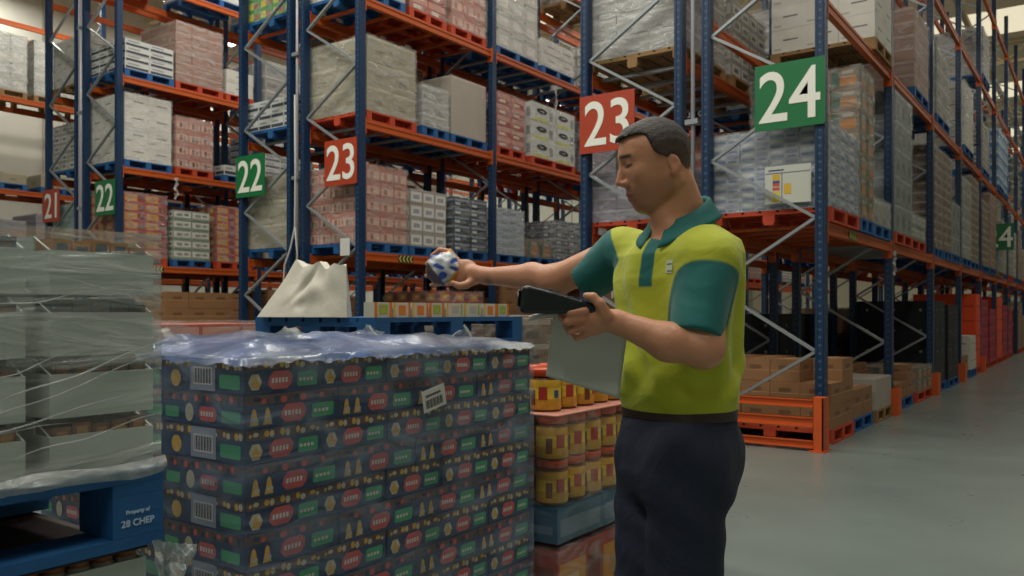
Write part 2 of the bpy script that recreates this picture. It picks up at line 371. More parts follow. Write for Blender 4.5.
# ------------------------------------------------------------------ cartons / loads
# style: box size (x,y,z), colours, prints on the -Y and -X faces as (u0,v0,u1,v1,colour index), look words
def cm(name, c, r=.65): return mat(name, c, r, var=.10, vscale=5, bump=.08)
ST = {
 'pink':   ((.29,.25,.235), ['#a9705f','#c79c8a','#8e4d3e','#c4a98e'], [(.06,.1,.94,.62,1),(.3,.15,.5,.55,2),(.6,.12,.8,.5,3)], 'pink and beige carton', 'cartons'),
 'red':    ((.39,.29,.20), ['#a65545','#c08a78','#d0c2ae','#8c3327'], [(.05,.5,.95,.9,1),(.2,.12,.6,.36,2),(.7,.12,.9,.36,3)], 'faded red carton', 'cartons'),
 'redyel': ((.39,.29,.17), ['#a44a3f','#c9882c','#7a3b31','#d8c39a'], [(.04,.1,.6,.8,1),(.66,.15,.94,.75,2),(.2,.3,.45,.6,3)], 'red and yellow carton', 'cartons'),
 'white':  ((.58,.38,.30), ['#c9c6bb','#a7a49b','#6a6a6c'], [(.35,.5,.8,.56,2),(.08,.12,.3,.2,1)], 'plain white carton', 'cartons'),
 'whitelow': ((.39,.29,.14), ['#bfc0bb','#3c4148','#8b8f90'], [(.04,.1,.96,.42,1),(.1,.6,.6,.8,2)], 'white and black tray', 'trays'),
 'grey':   ((.58,.38,.26), ['#8f8d84','#b4b2a8','#73726b'], [(.04,.82,.96,.96,1),(.1,.2,.5,.5,2)], 'grey carton', 'cartons'),
 'greywhite': ((.29,.29,.19), ['#99948c','#c9c6bc','#6b7486','#b78f72'], [(.08,.12,.92,.8,1),(.25,.3,.75,.6,2)], 'white-panelled grey carton', 'cartons'),
 'black':  ((.39,.29,.15), ['#22262e','#7f8a98','#3d4653','#b7bcc0'], [(.06,.55,.94,.8,1),(.1,.1,.4,.4,3),(.5,.1,.9,.35,2)], 'black tray', 'trays'),
 'beige':  ((.58,.58,.35), ['#98907a','#b0a88e','#857b60'], [(.03,.86,.97,.98,1),(.3,.3,.6,.5,2)], 'beige carton', 'cartons'),
 'paleblue': ((.58,.38,.13), ['#a9b4bd','#c2cad0','#7f8e9e'], [(.03,.75,.97,.95,1),(.2,.2,.7,.5,2)], 'pale blue wrapped sack', 'sacks'),
 'plainbox': ((.92,1.2,.9), ['#a59c90','#b8b0a4','#8d8478'], [(.02,.96,.98,.99,1)], 'large plain grey carton', 'cartons'),
 'brown':  ((.39,.29,.24), ['#8c6440','#6d4b2e','#b08a60'], [(.3,.55,.7,.72,1),(.02,.47,.98,.5,2)], 'brown cardboard box', 'boxes'),
 'bluewhite': ((.39,.29,.10), ['#a4a9ae','#6f7d9a','#bfc2c3','#868e9e'], [(.05,.1,.5,.4,1),(.55,.45,.95,.85,3),(.1,.55,.45,.85,2),(.6,.1,.9,.3,1)], 'white and blue pack', 'packs'),
 'greenorange': ((.39,.29,.22), ['#7d6a55','#b0753c','#3f5f4a','#a89c84'], [(.04,.1,.3,.9,2),(.34,.15,.9,.6,1),(.4,.7,.8,.86,3)], 'orange-green printed carton', 'cartons'),
 'greenwhite': ((.39,.29,.21), ['#8f9187','#c2c3b6','#4d7a4a','#5b5f63'], [(.05,.3,.95,.85,1),(.05,.05,.95,.14,2),(.2,.4,.5,.7,3),(.6,.45,.85,.7,3)], 'green-striped grey carton', 'cartons'),
 'brownwrap': ((.39,.29,.15), ['#7d6652','#a8988a','#564538'], [(.03,.75,.97,.97,1),(.2,.2,.6,.5,2)], 'brown wrapped tray', 'trays'),
 'pinkwrap': ((.39,.29,.20), ['#94705f','#b19282','#6f5146'], [(.03,.8,.97,.97,1)], 'dusty pink wrapped tray', 'trays'),
 'greytall': ((.39,.38,.33), ['#7f8684','#a3a9a7','#616766'], [(.04,.88,.96,.97,1),(.3,.2,.7,.6,2)], 'slate grey wrapped pack', 'packs'),
 'water':  ((.29,.20,.30), ['#9fb9cf','#2c7fc0','#dfe8ee'], [(.05,.35,.95,.7,1),(.1,.75,.9,.95,2)], 'blue and white water pack', 'packs'),
 'roll':   ((.75,.6,.33), ['#c9cac2','#38408c','#c8cf52','#8b8e90'], [(.1,.05,.75,.2,2),(.8,.2,.95,.7,3)], 'white paper roll pack', 'packs'),
 'navy':   ((.58,.38,.33), ['#070b18','#10172a','#7a7f86'], [(.45,.5,.55,.62,2)], 'dark navy box', 'boxes'),
 'orange': ((.58,.38,.30), ['#e0480f','#b03408','#ea6a30'], [(.1,.1,.9,.2,1)], 'bright orange box', 'boxes'),
 'magenta': ((.39,.29,.24), ['#a01f38','#b83a54','#701228'], [(.05,.1,.95,.2,1),(.2,.4,.7,.7,2)], 'magenta box', 'boxes'),
 'silver': ((.39,.38,.24), ['#a5a199','#c8c6bf','#77736c'], [(.03,.8,.97,.95,1),(.1,.1,.5,.3,2)], 'silver film-wrapped bag', 'bags'),
 'green':  ((.39,.29,.18), ['#3f8a3c','#c6b030','#a04028'], [(.1,.2,.5,.8,1),(.6,.2,.9,.7,2)], 'green and yellow pack', 'packs'),
 'whitegreen': ((.39,.38,.30), ['#b9b6ab','#3a8a62','#d0cec4'], [(.0,.86,.12,.98,1),(.2,.2,.8,.7,2)], 'green-taped white carton', 'cartons'),
 'teal': ((.39,.29,.3), ['#7fa39a','#a5c0b8','#567a72'], [(.05,.8,.95,.95,1)], 'pale teal wrapped pack', 'packs'),
 'lilac': ((.58,.38,.15), ['#857e88','#a39ba4','#625c66'], [(.03,.75,.97,.95,1)], 'grey lilac wrapped tray', 'trays'),
}
CMESH = {}
def carton_mesh(style, sx, sy, sz, oval=False):
    key = (style, round(sx, 3), round(sy, 3), round(sz, 3))
    if key in CMESH: return CMESH[key]
    _, cols, prints, _, _ = ST[style]
    m = MB(); e = min(.006, sz*.03); g = .0015
    m.box(-sx/2+g, sx/2-g, -sy/2+g, sy/2-g, .001, sz-.001, 0)
    for (u0, v0, u1, v1, ci) in prints:
        y = -sy/2+g-.0012
        m.poly([(-sx/2+u0*sx, y, v0*sz), (-sx/2+u1*sx, y, v0*sz), (-sx/2+u1*sx, y, v1*sz), (-sx/2+u0*sx, y, v1*sz)], ci)
        x = -sx/2+g-.0012
        m.poly([(x, sy/2-u0*sy, v0*sz), (x, sy/2-u1*sy, v0*sz), (x, sy/2-u1*sy, v1*sz), (x, sy/2-u0*sy, v1*sz)], ci)
    if style == 'roll':
        for k in range(2):
            pts = []
            for a in range(20):
                u = .12*math.cos(a*math.pi/10)*2.0; v = .12*math.sin(a*math.pi/10)
                pts.append((-sx*.05+u*sx*.95, -sy/2-.002, sz*(.6+v*1.3)))
            m.poly(pts, 1); 
        m.poly([(p[0]*.5-.01, -sy/2-.003, sz*.6+(p[2]-sz*.6)*.14) for p in pts], 0)
    if style in ('brown', 'beige'):   # flap seam and tape on the top
        m.poly([(-sx/2+.01, -.022, sz+.0005), (sx/2-.01, -.022, sz+.0005), (sx/2-.01, .022, sz+.0005), (-sx/2+.01, .022, sz+.0005)], 2)
    me = m.mesh('carton', [cm('%s_%d' % (style, i), c) for i, c in enumerate(cols)])
    CMESH[key] = me; return me
FILM = film_mat('stretch_film_far', '#c9cdcb', .05, .42, (3.5, 3.5, 9), .16, 1.2)
FILMD = film_mat('stretch_film_dense', '#c4c7c4', .22, .68, (3.5, 3.5, 9), .16, 1.2)
def film_shell(w, d, h, dense=False, seed=0, amp=.008, res=.09, top=True):
    r = random.Random(seed); m = MB()
    nx = max(2, int(w/res)); ny = max(2, int(d/res)); nz = max(2, int(h/res))
    ph = [r.uniform(0, 6.28) for _ in range(6)]
    def disp(x, y, z):
        return amp*(math.sin(x*17+z*23+ph[0])*.6+math.sin(y*19-z*31+ph[1])*.6+math.sin((x+y)*41+z*9+ph[2])*.5)
    def grid(P, na, nb):
        n = len(m.v)
        for i in range(na+1):
            for j in range(nb+1): m.v.append(P(i/na, j/nb))
        for i in range(na):
            for j in range(nb):
                q = n+i*(nb+1)+j; m.f.append((q, q+nb+1, q+nb+2, q+1)); m.m.append(0)
    e = .006+amp
    def sgn(u): return 1
    grid(lambda u, v: (-e+u*(w+2*e), -e-disp(u*w, 0, v*h)*(0 < u < 1), v*(h+e)), nx, nz)
    grid(lambda u, v: (w+e-u*(w+2*e), d+e+disp(u*w, d, v*h)*(0 < u < 1), v*(h+e)), nx, nz)
    grid(lambda u, v: (-e-disp(0, u*d, v*h)*(0 < u < 1), d+e-u*(d+2*e), v*(h+e)), ny, nz)
    grid(lambda u, v: (w+e+disp(w, u*d, v*h)*(0 < u < 1), -e+u*(d+2*e), v*(h+e)), ny, nz)
    if top: grid(lambda u, v: (-e+u*(w+2*e), -e+v*(d+2*e), h+e+abs(disp(u*w, v*d, 0))*(0 < u < 1)*(0 < v < 1)), nx, ny)
    return m.mesh('stretch_wrap', FILMD if dense else FILM, True)

def load(style, x, y, z, w, d, h, label, group, parts, wrap=0, seed=0, ragged=False, name='carton_load'):
    """a pallet load: cartons around the outside of the stack; wrap 0 none, 1 light, 2 dense"""
    (bx, by, bz), cols, prints, look, _ = ST[style]
    nx = max(1, round(w/bx)); ny = max(1, round(d/by)); nz = max(1, round(h/bz))
    sx, sy, sz = w/nx, d/ny, h/nz
    r = random.Random(seed)
    me = carton_mesh(style, sx, sy, sz)
    t = thing(name, label, 'load', (x, y, z), 0, group)
    cells = []
    top_n = nz
    for k in range(nz):
        for i in range(nx):
            for j in range(ny):
                if 0 < i < nx-1 and 0 < j < ny-1 and k < nz-1: continue
                if (j == ny-1 or i == nx-1) and not (i == 0 or j == 0 or k == nz-1): 
                    if not parts: pass
                if ragged and k == nz-1 and r.random() < .45: continue
                cells.append((i, j, k))
    if parts and len(cells) <= 100:
        for (i, j, k) in cells:
            link('carton', me, t, ((i+.5)*sx+r.uniform(-.004, .004), (j+.5)*sy+r.uniform(-.004, .004), k*sz))
    else:
        vs = np.array([v.co[:] for v in me.vertices]); fs = [tuple(p.vertices) for p in me.polygons]; mi = [p.material_index for p in me.polygons]
        m = MB()
        vis = [(i, j, k) for (i, j, k) in cells]
        for (i, j, k) in vis:
            off = np.array([(i+.5)*sx+r.uniform(-.004, .004), (j+.5)*sy+r.uniform(-.004, .004), k*sz])
            n = len(m.v); m.v += [tuple(q) for q in (vs+off)]; m.f += [tuple(n+a for a in f) for f in fs]; m.m += mi
        o = m.build('carton_stack', list(me.materials), t)
    if wrap:
        link('stretch_wrap', film_shell(w, d, h, wrap == 2, seed), t)
    return t

# ------------------------------------------------------------------ what stands in the racks
RNAME = {'24': 'green 24 rack', '23b': 'rack behind the worker', '23': 'left red 23 rack', '22b': 'nearer green 22 rack', '22': 'farther green 22 rack', '21b': 'red 21 rack', '21': 'far wall rack'}
LNAME = ['floor level', 'first beam', 'second beam', 'third beam', 'top beam']
ORD = 'first second third fourth fifth sixth seventh eighth ninth tenth eleventh twelfth thirteenth fourteenth fifteenth sixteenth seventeenth eighteenth nineteenth twentieth'.split()
ORD += ['twenty-first', 'twenty-second', 'twenty-third', 'twenty-fourth', 'twenty-fifth', 'twenty-sixth', 'twenty-seventh', 'twenty-eighth', 'twenty-ninth', 'thirtieth'] + ['thirty-'+o for o in 'first second third fourth fifth sixth seventh eighth ninth'.split()]
# explicit: (x, width, height, style, wrap, pallet colour)
X = {}
X['24', 1] = [(.08,1.12,.80,'bluewhite',1,'orange'), (1.24,.68,1.62,'greenorange',1,'blue'), (1.97,.9,.30,'silver',2,'blue'), (3.12,1.12,1.78,'greytall',1,'orange'), (4.3,1.1,.36,'greenwhite',1,'orange'),
              (6.14,.85,1.60,'brownwrap',1,'blue'), (7.05,.85,1.6,'brownwrap',1,'blue'), (8.0,.9,.9,'greytall',1,'blue'), (9.16,1.2,1.5,'silver',2,'blue'), (10.5,1.3,1.7,'brownwrap',1,'blue'), (12.2,1.2,1.4,'brownwrap',1,'blue'),(13.5,1.3,1.7,'pinkwrap',1,'blue')]
X['24', 2] = [(1.97,.93,1.40,'white',0,'wood'), (4.5,1.15,1.1,'pinkwrap',1,'blue'), (6.4,1.3,1.05,'grey',1,'blue'), (9.4,1.3,1.2,'white',1,'blue'), (12.4,1.2,1.0,'greywhite',1,'blue'), (15.4,1.2,1.4,'water',1,'blue'),(16.9,1.1,1.5,'water',1,'blue')]
X['24', 3] = [(12.3,1.2,1.0,'silver',2,'blue')]
X['24', 0] = [(.1,.86,.66,'brown',0,'orange'), (1.03,.92,.30,'brown',0,'blue'), (2.03,.86,.36,'plainbox',0,'wood'),
              (3.2,1.2,.42,'brown',0,'blue'), (4.6,1.2,.34,'greenorange',1,'orange'),
              (6.2,1.05,1.30,'navy',0,'blue'), (7.35,1.2,1.25,'navy',0,'blue'), (9.2,.9,.6,'brown',0,'blue'), (10.2,.9,.66,'white',0,'blue'), (11.2,.8,1.5,'orange',0,'orange'), (12.2,1.3,1.4,'magenta',0,'orange'), (13.7,1.3,1.2,'magenta',0,'orange'), (15.2,1.2,1.5,'orange',0,'orange'), (16.6,1.3,1.3,'magenta',0,'orange'), (18.3,1.2,1.2,'magenta',0,'orange')]
X['23b', 1] = [(.08,1.1,.55,'lilac',1,'orange'), (1.3,1.1,1.1,'red',1,'orange'), (3.15,1.2,1.2,'grey',1,'blue')]
X['23b', 2] = [(.06,1.2,1.35,'silver',2,'wood'), (1.5,1.2,.9,'greywhite',1,'wood'), (3.15,1.2,1.3,'silver',1,'blue'), (4.5,1.2,1.3,'grey',1,'blue')]
X['23b', 3] = [(.9,1.1,1.0,'silver',1,'blue'), (3.2,1.2,1.2,'brownwrap',1,'wood')]
X['23b', 0] = [(.1,1.1,.9,'grey',0,'blue'), (1.5,1.1,.7,'brown',0,'wood'), (3.3,1.2,1.1,'navy',0,'blue'), (4.8,1.1,1.1,'navy',0,'blue')]
X['23', 1] = [(.08,.84,1.08,'pink',1,'blue'), (1.0,.84,.85,'greywhite',0,'blue'), (1.98,.88,.84,'black',1,'blue'), (3.12,.82,.78,'paleblue',2,'blue'), (4.05,.8,.32,'greenorange',1,'blue'), (4.95,.95,.72,'black',2,'blue'), (6.2,1.2,.8,'grey',1,'blue'), (7.6,1.2,.9,'white',1,'blue')]
X['23', 2] = [(.08,1.02,1.05,'beige',1,'orange'), (1.26,.62,.62,'silver',2,'blue'), (1.95,.92,.92,'plainbox',0,'blue'), (3.1,.85,.92,'red',1,'orange'), (4.2,1.5,.98,'roll',1,'orange'), (6.15,1.2,1.0,'lilac',1,'orange'), (7.6,1.2,1.2,'silver',1,'blue')]
X['23', 3] = [(.08,.8,1.1,'whitegreen',1,'blue'), (1.0,.85,.9,'red',1,'orange'), (1.95,.9,1.0,'pink',1,'orange'), (3.15,1.25,1.25,'whitegreen',1,'blue'), (4.55,1.1,.5,'white',1,'blue'), (6.2,1.2,.8,'greywhite',1,'blue'), (7.6,1.2,.8,'beige',1,'blue')]
X['23', 4] = [(3.2,1.2,1.1,'silver',1,'blue'), (6.2,1.2,1.1,'brownwrap',1,'wood')]
X['23', 0] = [(.4,1.0,.6,'brown',0,'wood'), (1.7,1.1,1.45,'redyel',1,'blue'), (3.3,1.2,1.6,'brown',0,'blue'), (4.8,1.1,1.35,'redyel',1,'wood'), (6.3,1.2,1.6,'brown',0,'blue'), (7.7,1.1,1.3,'orange',0,'blue')]
X['22b', 1] = [(.06,1.1,1.1,'beige',1,'blue'), (1.6,1.1,1.2,'red',1,'blue')]
X['22b', 2] = [(.06,.84,.45,'whitelow',0,'blue'), (1.1,.84,.8,'pinkwrap',1,'blue'), (2.0,.84,1.1,'pinkwrap',1,'orange')]
X['22b', 3] = [(.06,.9,.5,'green',1,'blue'), (1.2,1.2,1.0,'pinkwrap',1,'wood'), (3.2,1.2,1.2,'beige',1,'wood')]
X['22b', 0] = [(.1,1.1,.5,'brown',0,'wood'), (1.6,1.1,.6,'brown',0,'wood')]
X['22', 1] = [(.06,.86,1.18,'redyel',1,'orange'), (1.06,.82,.95,'greenwhite',0,'blue'), (2.02,.86,1.12,'redyel',1,'orange'), (3.2,1.2,1.1,'beige',1,'blue'), (4.7,1.1,1.1,'brown',1,'blue')]
X['22', 2] = [(.06,.95,1.22,'white',1,'blue'), (1.12,.82,.98,'pink',1,'orange'), (2.2,.7,.2,'whitelow',0,'blue'), (3.2,1.2,1.0,'whitelow',1,'blue')]
X['22', 3] = [(.06,.98,.55,'whitelow',0,'blue'), (1.12,1.05,1.15,'pinkwrap',1,'orange'), (2.25,.7,.5,'white',0,'orange'), (3.2,1.2,.9,'grey',1,'blue')]
X['22', 4] = [(.06,1.1,.95,'white',1,'orange'), (1.6,1.1,1.0,'white',1,'blue'), (3.2,1.2,1.0,'grey',1,'blue')]
X['22', 0] = [(.3,1.1,1.5,'lilac',1,'blue'), (1.6,1.1,1.5,'brown',0,'wood'), (3.3,1.2,1.6,'brown',0,'wood'), (4.8,1.1,1.5,'brown',0,'wood')]
X['21b', 1] = [(.06,1.0,1.1,'teal',2,'blue'), (1.3,1.2,1.2,'pink',1,'blue'), (3.2,1.2,1.2,'beige',1,'blue')]
X['21b', 2] = [(.06,1.1,.9,'greywhite',1,'blue'), (1.5,1.2,1.1,'white',1,'blue')]
X['21b', 3] = [(.06,1.1,.9,'white',1,'wood'), (1.6,1.1,1.0,'beige',1,'wood')]
X['21', 1] = [(.1,1.1,1.1,'lilac',1,'blue'), (1.4,1.2,1.3,'lilac',1,'blue'), (3.2,1.2,1.25,'lilac',2,'blue'), (4.7,1.1,1.2,'lilac',1,'wood'), (6.3,1.2,1.0,'teal',2,'blue')]
X['21', 2] = [(.1,1.1,.25,'beige',0,'blue'), (1.5,1.1,.3,'beige',0,'blue'), (3.2,1.2,.28,'beige',0,'blue'), (4.7,1.1,.3,'brown',0,'blue'), (6.3,1.2,1.0,'pinkwrap',1,'wood')]
X['21', 3] = [(.1,1.1,1.3,'whitegreen',2,'wood'), (1.35,1.4,1.3,'whitegreen',2,'wood'), (3.1,1.3,1.25,'pinkwrap',1,'wood'), (4.6,1.3,1.25,'pinkwrap',1,'wood')]
X['21', 0] = [(.3,1.1,1.1,'brown',0,'wood'), (3.4,1.2,1.1,'brown',0,'wood')]
def proj(x, y, z):
    dx, dy = x-CAM[0], y-CAM[1]; t = dx*Fv[0]+dy*Fv[1]; r = dx*Rv[0]+dy*Rv[1]
    return 512+FPX*r/t, HZ-FPX*(z-CAM[2])/t, t
filler = random.Random(11)
fill_styles = ['brownwrap','grey','silver','pinkwrap','greytall','white','beige','water','greywhite']
def filled(rk, lv, upto):
    """the rows run on past the first bays: fill the remaining slots"""
    base = X.get((rk, lv), []); last = max([a[0]+a[1] for a in base], default=0)
    n0 = int(math.ceil((last-.2)/BAY)) if base else 0
    out = list(base)
    for b in range(n0, upto):
        for k in range(2):
            if filler.random() < .82:
                st = filler.choice(fill_styles if lv else ['navy','magenta','brown','grey','brown'])
                out.append((b*BAY+.14+k*1.42, 1.2, filler.uniform(.9, 1.5) if rk in ('24', '23b') else filler.uniform(.8, 1.15), st, 1, filler.choice(['blue','blue','wood','orange'])))
    return out
LIM = {'24': 15, '23b': 8, '23': 7, '22b': 3, '22': 4, '21b': 2, '21': 3}
seed = 0; NLOADS = 0
for rk, (y0, levels, nb, h) in RACKS.items():
    for lv in range(0, 5):
        z = 0 if lv == 0 else levels[lv-1]
        if rk == '24' and lv == 2: items = X[rk, lv]
        elif lv >= 3 and rk not in ('24', '21', '22', '23'): items = X.get((rk, lv), [])
        elif lv >= 3 and rk == '24': items = X.get((rk, lv), [])
        elif lv == 4: items = X.get((rk, lv), [])
        else: items = filled(rk, lv, LIM[rk])
        items.sort(key=lambda a: a[0])
        pe = -9
        for n, (x, w, hh, st, wrap, pc) in enumerate(items):
            seed += 1
            b0 = math.floor((x+w/2)/BAY); cl = .13 if lv == 0 else .1; x = max(x, b0*BAY+cl); w = min(w, (b0+1)*BAY-cl-x)
            if x < pe+.03: w -= pe+.03-x; x = pe+.03
            pe = x+w
            dd = 1.2; yy = y0+D/2-dd/2+(.03 if rk not in ('24',) else -.02)
            jr = random.Random(seed*13); yy += jr.uniform(-.02, .02)
            if lv: z = levels[lv-1]+.002
            pr = [proj(a, b, c) for a in (x, x+w) for b in (yy, yy+dd) for c in (z, z+.144+hh)]
            if min(p[0] for p in pr) > 1026 or max(p[0] for p in pr) < -4 or max(p[1] for p in pr) < 1 or min(p[1] for p in pr) > 576: continue
            near = pr[0][2]
            ceil_ = (levels[lv] if lv < 4 else h)-.14
            hh = min(hh, ceil_-z-.144-.05)
            look = ST[st][3]; words = LNAME[lv] if lv else 'floor level'
            pos = f'{ORD[n]} from the near end'
            lab = f'{look} load, {words}, {ORD[n]} from near end, {RNAME[rk]}'
            plab = f'{"red" if pc=="orange" else pc} pallet under {ORD[n]} load from near end, {words}, {RNAME[rk]}'
            parts = near < 17
            pallet(x, yy, z, w, dd, pc, plab, None, parts=near < 14)
            load(st, x+.01, yy+.01, z+.1445, w-.02, dd-.02, hh, lab, None, parts, wrap, seed, ragged=(lv == 0 and st == 'brown'))
            NLOADS += 1
print('LOADS', NLOADS)
# ------------------------------------------------------------------ near pallets
def box_at(t, name, m, x0, x1, y0, y1, z0, z1, bevel=0):
    return MB().box(x0, x1, y0, y1, z0, z1).build(name, m, t, bevel=bevel)
# --- (1) film-wrapped trays on a blue pallet, close at the left
TRAY = mat('tray_card', '#b0bab3', .7, var=.08, vscale=9); TRAYD = mat('tray_inside', '#7d857f', .8)
PRODS = [mat('product_rust', '#7d4a2c', .5, var=.5, vscale=30), mat('product_brown', '#4d4038', .5, var=.5, vscale=30), mat('product_slate', '#3a4c58', .5, var=.4, vscale=30), mat('product_tan', '#a5733f', .5, var=.4, vscale=30)]
def tray_mesh(w, d, h, front):
    m = MB(); c = .004
    m.box(0, w, 0, d, 0, c, 0)
    m.box(0, w, 0, c, c, front, 0); m.box(0, w, d-c, d, c, front, 0)
    for x in (0, w-c):
        m.box(x, x+c, c, d-c, c, front, 0)
        m.poly([(x, c, front), (x+c, c, front), (x+c, .06, h-.006), (x, .06, h-.006)][::-1], 0)
        m.box(x, x+c, .06, d-.06, front, h-.004, 0)
    return m.mesh('tray', [TRAY, TRAYD])
def prod_mesh(w, d, h, mi):
    m = MB(); n = 5; r = random.Random(mi)
    for i in range(n):
        for j in range(3):
            x = .008+i*(w-.016)/n; y = .008+j*(d-.016)/3
            zt = h-.012-r.uniform(0, .012)
            m.box(x+.002, x+(w-.016)/n-.002, y+.002, y+(d-.016)/3-.002, .006, zt, 0)
            m.poly([(x+.008, y+.0005, zt*.45), (x+(w-.016)/n-.008, y+.0005, zt*.45), (x+(w-.016)/n-.008, y+.0005, zt*.92), (x+.008, y+.0005, zt*.92)], 1)
    return m.mesh('product_row', [PRODS[mi % 4], PRODS[(mi+3) % 4]])
def jar_row(w, d, h, mi):
    m = MB(); r = .026; nx_ = 5; 
    for i in range(nx_):
        for j in range(5):
            cx, cy = w*(i+.5)/nx_, .035+j*(d-.07)/4
            m.lathe([(r*.9, .006), (r, .012), (r, h*.72), (r*.75, h*.8), (r*.78, h*.81), (r*.78, h-.01)], cx, cy, 10, mis=[0, 0, 0, 0, 1, 1])
    return m.mesh('jar_row', [mat('white_jar', '#a9aaa0', .35), mat('jar_cap', '#8f5a3a', .4)], True)
def tray_load(x, y, z, w, d, layers, th, front, label, sname, jars=False):
    t = thing(sname, label, 'load', (x, y, z))
    nx, ny = 5, 3; tw, td = w/nx, d/ny; gp = .006 if jars else .040
    tm = tray_mesh(tw-gp, td-.006, th, front); pm = [(jar_row if jars else prod_mesh)(tw-gp, td-.006, th, i) for i in range(4)]
    for k in range(layers):
        for i in range(nx):
            for j in range(ny):
                if 0 < i < nx-1 and j == 1 and k < layers-1: continue
                tr = link('tray', tm, t, (i*tw+gp-.002, j*td+.003, k*th))
                link('product_row', pm[(k+i*(k > 1)) % 4], tr, (0, 0, .0045))
    if jars: tag(MB().box(0, w, 0, d, layers*th-.006, layers*th-.003).build('shade_pad', mat('pad_shade', '#3a2a20', .8), t), 'dark brown sheet added as shade', None)  # dark sheet added to stand in for shade behind the pallet openings
    return t
LX1 = -7.17; LY0 = -.695
FNEAR = film_mat('stretch_film_near', '#cbd2ce', .14, .78, (1.4, 1.4, 10), .14, 1.5)
FEDGE = film_mat('stretch_film_bunched', '#c9cfcd', .45, .9, (5, 5, 9), .3, 1.0)
ld = tray_load(LX1-1.178, LY0+.015, .9725, 1.17, .97, 4, .1095, .078, 'near tall load of pale trays tightly wrapped in streaky clear film', 'tray_load')
FILMN = film_shell(1.17, .97, .438, True, 5, .0022, .04)
FILMN.materials.clear(); FILMN.materials.append(FNEAR)
link('stretch_wrap', FILMN, ld)
# rope-like creases of film running diagonally over the front and a bunched rim along the pallet
m = MB(); rr = random.Random(3)
for (x0, z0, x1, z1, w_) in ((.86,.14,1.16,.235,.006), (.80,.10,1.16,.215,.004), (.7,.07,1.1,.14,.005), (.84,.30,1.05,.335,.003), (.75,.10,1.0,.10,.003), (.9,.05,1.16,.10,.004), (.95,.36,1.16,.33,.003), (.82,.17,1.0,.225,.003)):
    pts = [(x0+(x1-x0)*q/10, -.016-.0015*math.sin(q*1.7), z0+(z1-z0)*q/10+.004*math.sin(q*.9)) for q in range(11)]
    m.tube(pts, [w_*.08+w_*.3*math.sin(math.pi*q/10) for q in range(11)], 6)
m.build('film_crease', FEDGE, ld, smooth=True)
m = MB()
n = 60
for row in range(6):
    for i in range(n+1):
        x = -.02+1.2*i/n; v = row/5
        m.v.append((x, -.014-.012*math.sin(v*math.pi)-.004*math.sin(x*40+row), -.012+.03*(v)+.004*math.sin(x*27+row*1.4)))
for row in range(5):
    for i in range(n): q = row*(n+1)+i; m.f.append((q, q+1, q+n+2, q+n+1)); m.m.append(0)
m.build('film_rim', FEDGE, ld, smooth=True)
p = pallet(LX1-1.2, LY0, .828, 1.2, 1.0, 'blue', 'blue pallet with white lettering under the near film-wrapped tray load', None)
# lettering on its right front block
for s_, sz, dz in (('28 CHEP', .0175, .047), ('Property of', .010, .068)):
    me = text_mesh(s_, sz, .0004, .0004); me.materials.append(mat('stencil_white', '#a9c1dc', .7, var=.3, vscale=200))
    me.transform(Matrix(((1,0,0,0),(0,0,-1,0),(0,1,0,0),(0,0,0,1))))
    o = link('lettering', me, p, (1.148, -.001, dz)); o['label'] = 'white stencilled lettering'
# blocks of this pallet are wide faced: add the two fascia boards
tray_load(LX1-1.18, LY0+.02, .146, 1.16, .95, 5, .1355, .112, 'pale trays of jars under the near blue pallet at the frame bottom', 'tray_load', True)
pallet(LX1-1.2, LY0, 0, 1.2, 1.0, 'blue', 'blue pallet on the floor below the two near stacked tray loads', None)
# torn film hanging off the corner
m = MB(); rr = random.Random(9); nu, nv = 14, 16
for i in range(nu+1):
    for j in range(nv+1):
        u, v = i/nu, j/nv
        wd = .085*(1-v)**.7*(.6+.4*math.cos(v*3))+.012
        x = LX1-.035+u*wd+.02*v; z = .84-v*.21-.03*u*(1-v)
        y = LY0-.018-.02*math.sin(u*9+v*4)*(.3+v)+rr.uniform(-.004, .004)
        m.v.append((x, y, z+rr.uniform(-.003, .003)))
for i in range(nu):
    for j in range(nv): q = i*(nv+1)+j; m.f.append((q, q+nv+1, q+nv+2, q+1)); m.m.append(0)
tag(m.build('film_scrap', film_mat('film_crumpled', '#b9c3c4', .55, .95, (20, 20, 20), .25, 1.0)), 'crumpled clear film end hanging from the near blue pallet corner', 'film')

# --- (2) the large stack of navy printed packs
NAV = [mat('pack_navy', '#1b3156', .38, var=.25, vscale=20), mat('pack_red', '#c24e48', .4, var=.15, vscale=40), mat('pack_green', '#3f9a66', .4, var=.1, vscale=40),
       mat('pack_yellow', '#d2a640', .45, var=.35, vscale=60), mat('pack_cream', '#c2b79a', .5, var=.35, vscale=70), mat('pack_panel', '#8b93a4', .5), mat('pack_dim', '#5a4038', .5, var=.6, vscale=45),
       mat('pack_print', '#d8cfc6', .5), mat('pack_deep', '#132340', .5)]
def ngon(cx, cz, rx, rz, n=14, ph=0): return [(cx+rx*math.cos(ph+2*math.pi*k/n), cz+rz*math.sin(ph+2*math.pi*k/n)) for k in range(n)]
def rrect(x0, x1, z0, z1, r=.2, sk=0):
    w, h = x1-x0, z1-z0; e = min(w, h)*r
    return [(x0+e, z0), (x1-e, z0), (x1, z0+e), (x1+sk, z1-e), (x1-e+sk, z1), (x0+e+sk, z1), (x0+sk, z1-e), (x0, z0+e)]
BELL = [(-.5,-1), (.5,-1), (.42,-.6), (.3,.2), (.22,.7), (0,1), (-.22,.7), (-.3,.2), (-.42,-.6)]
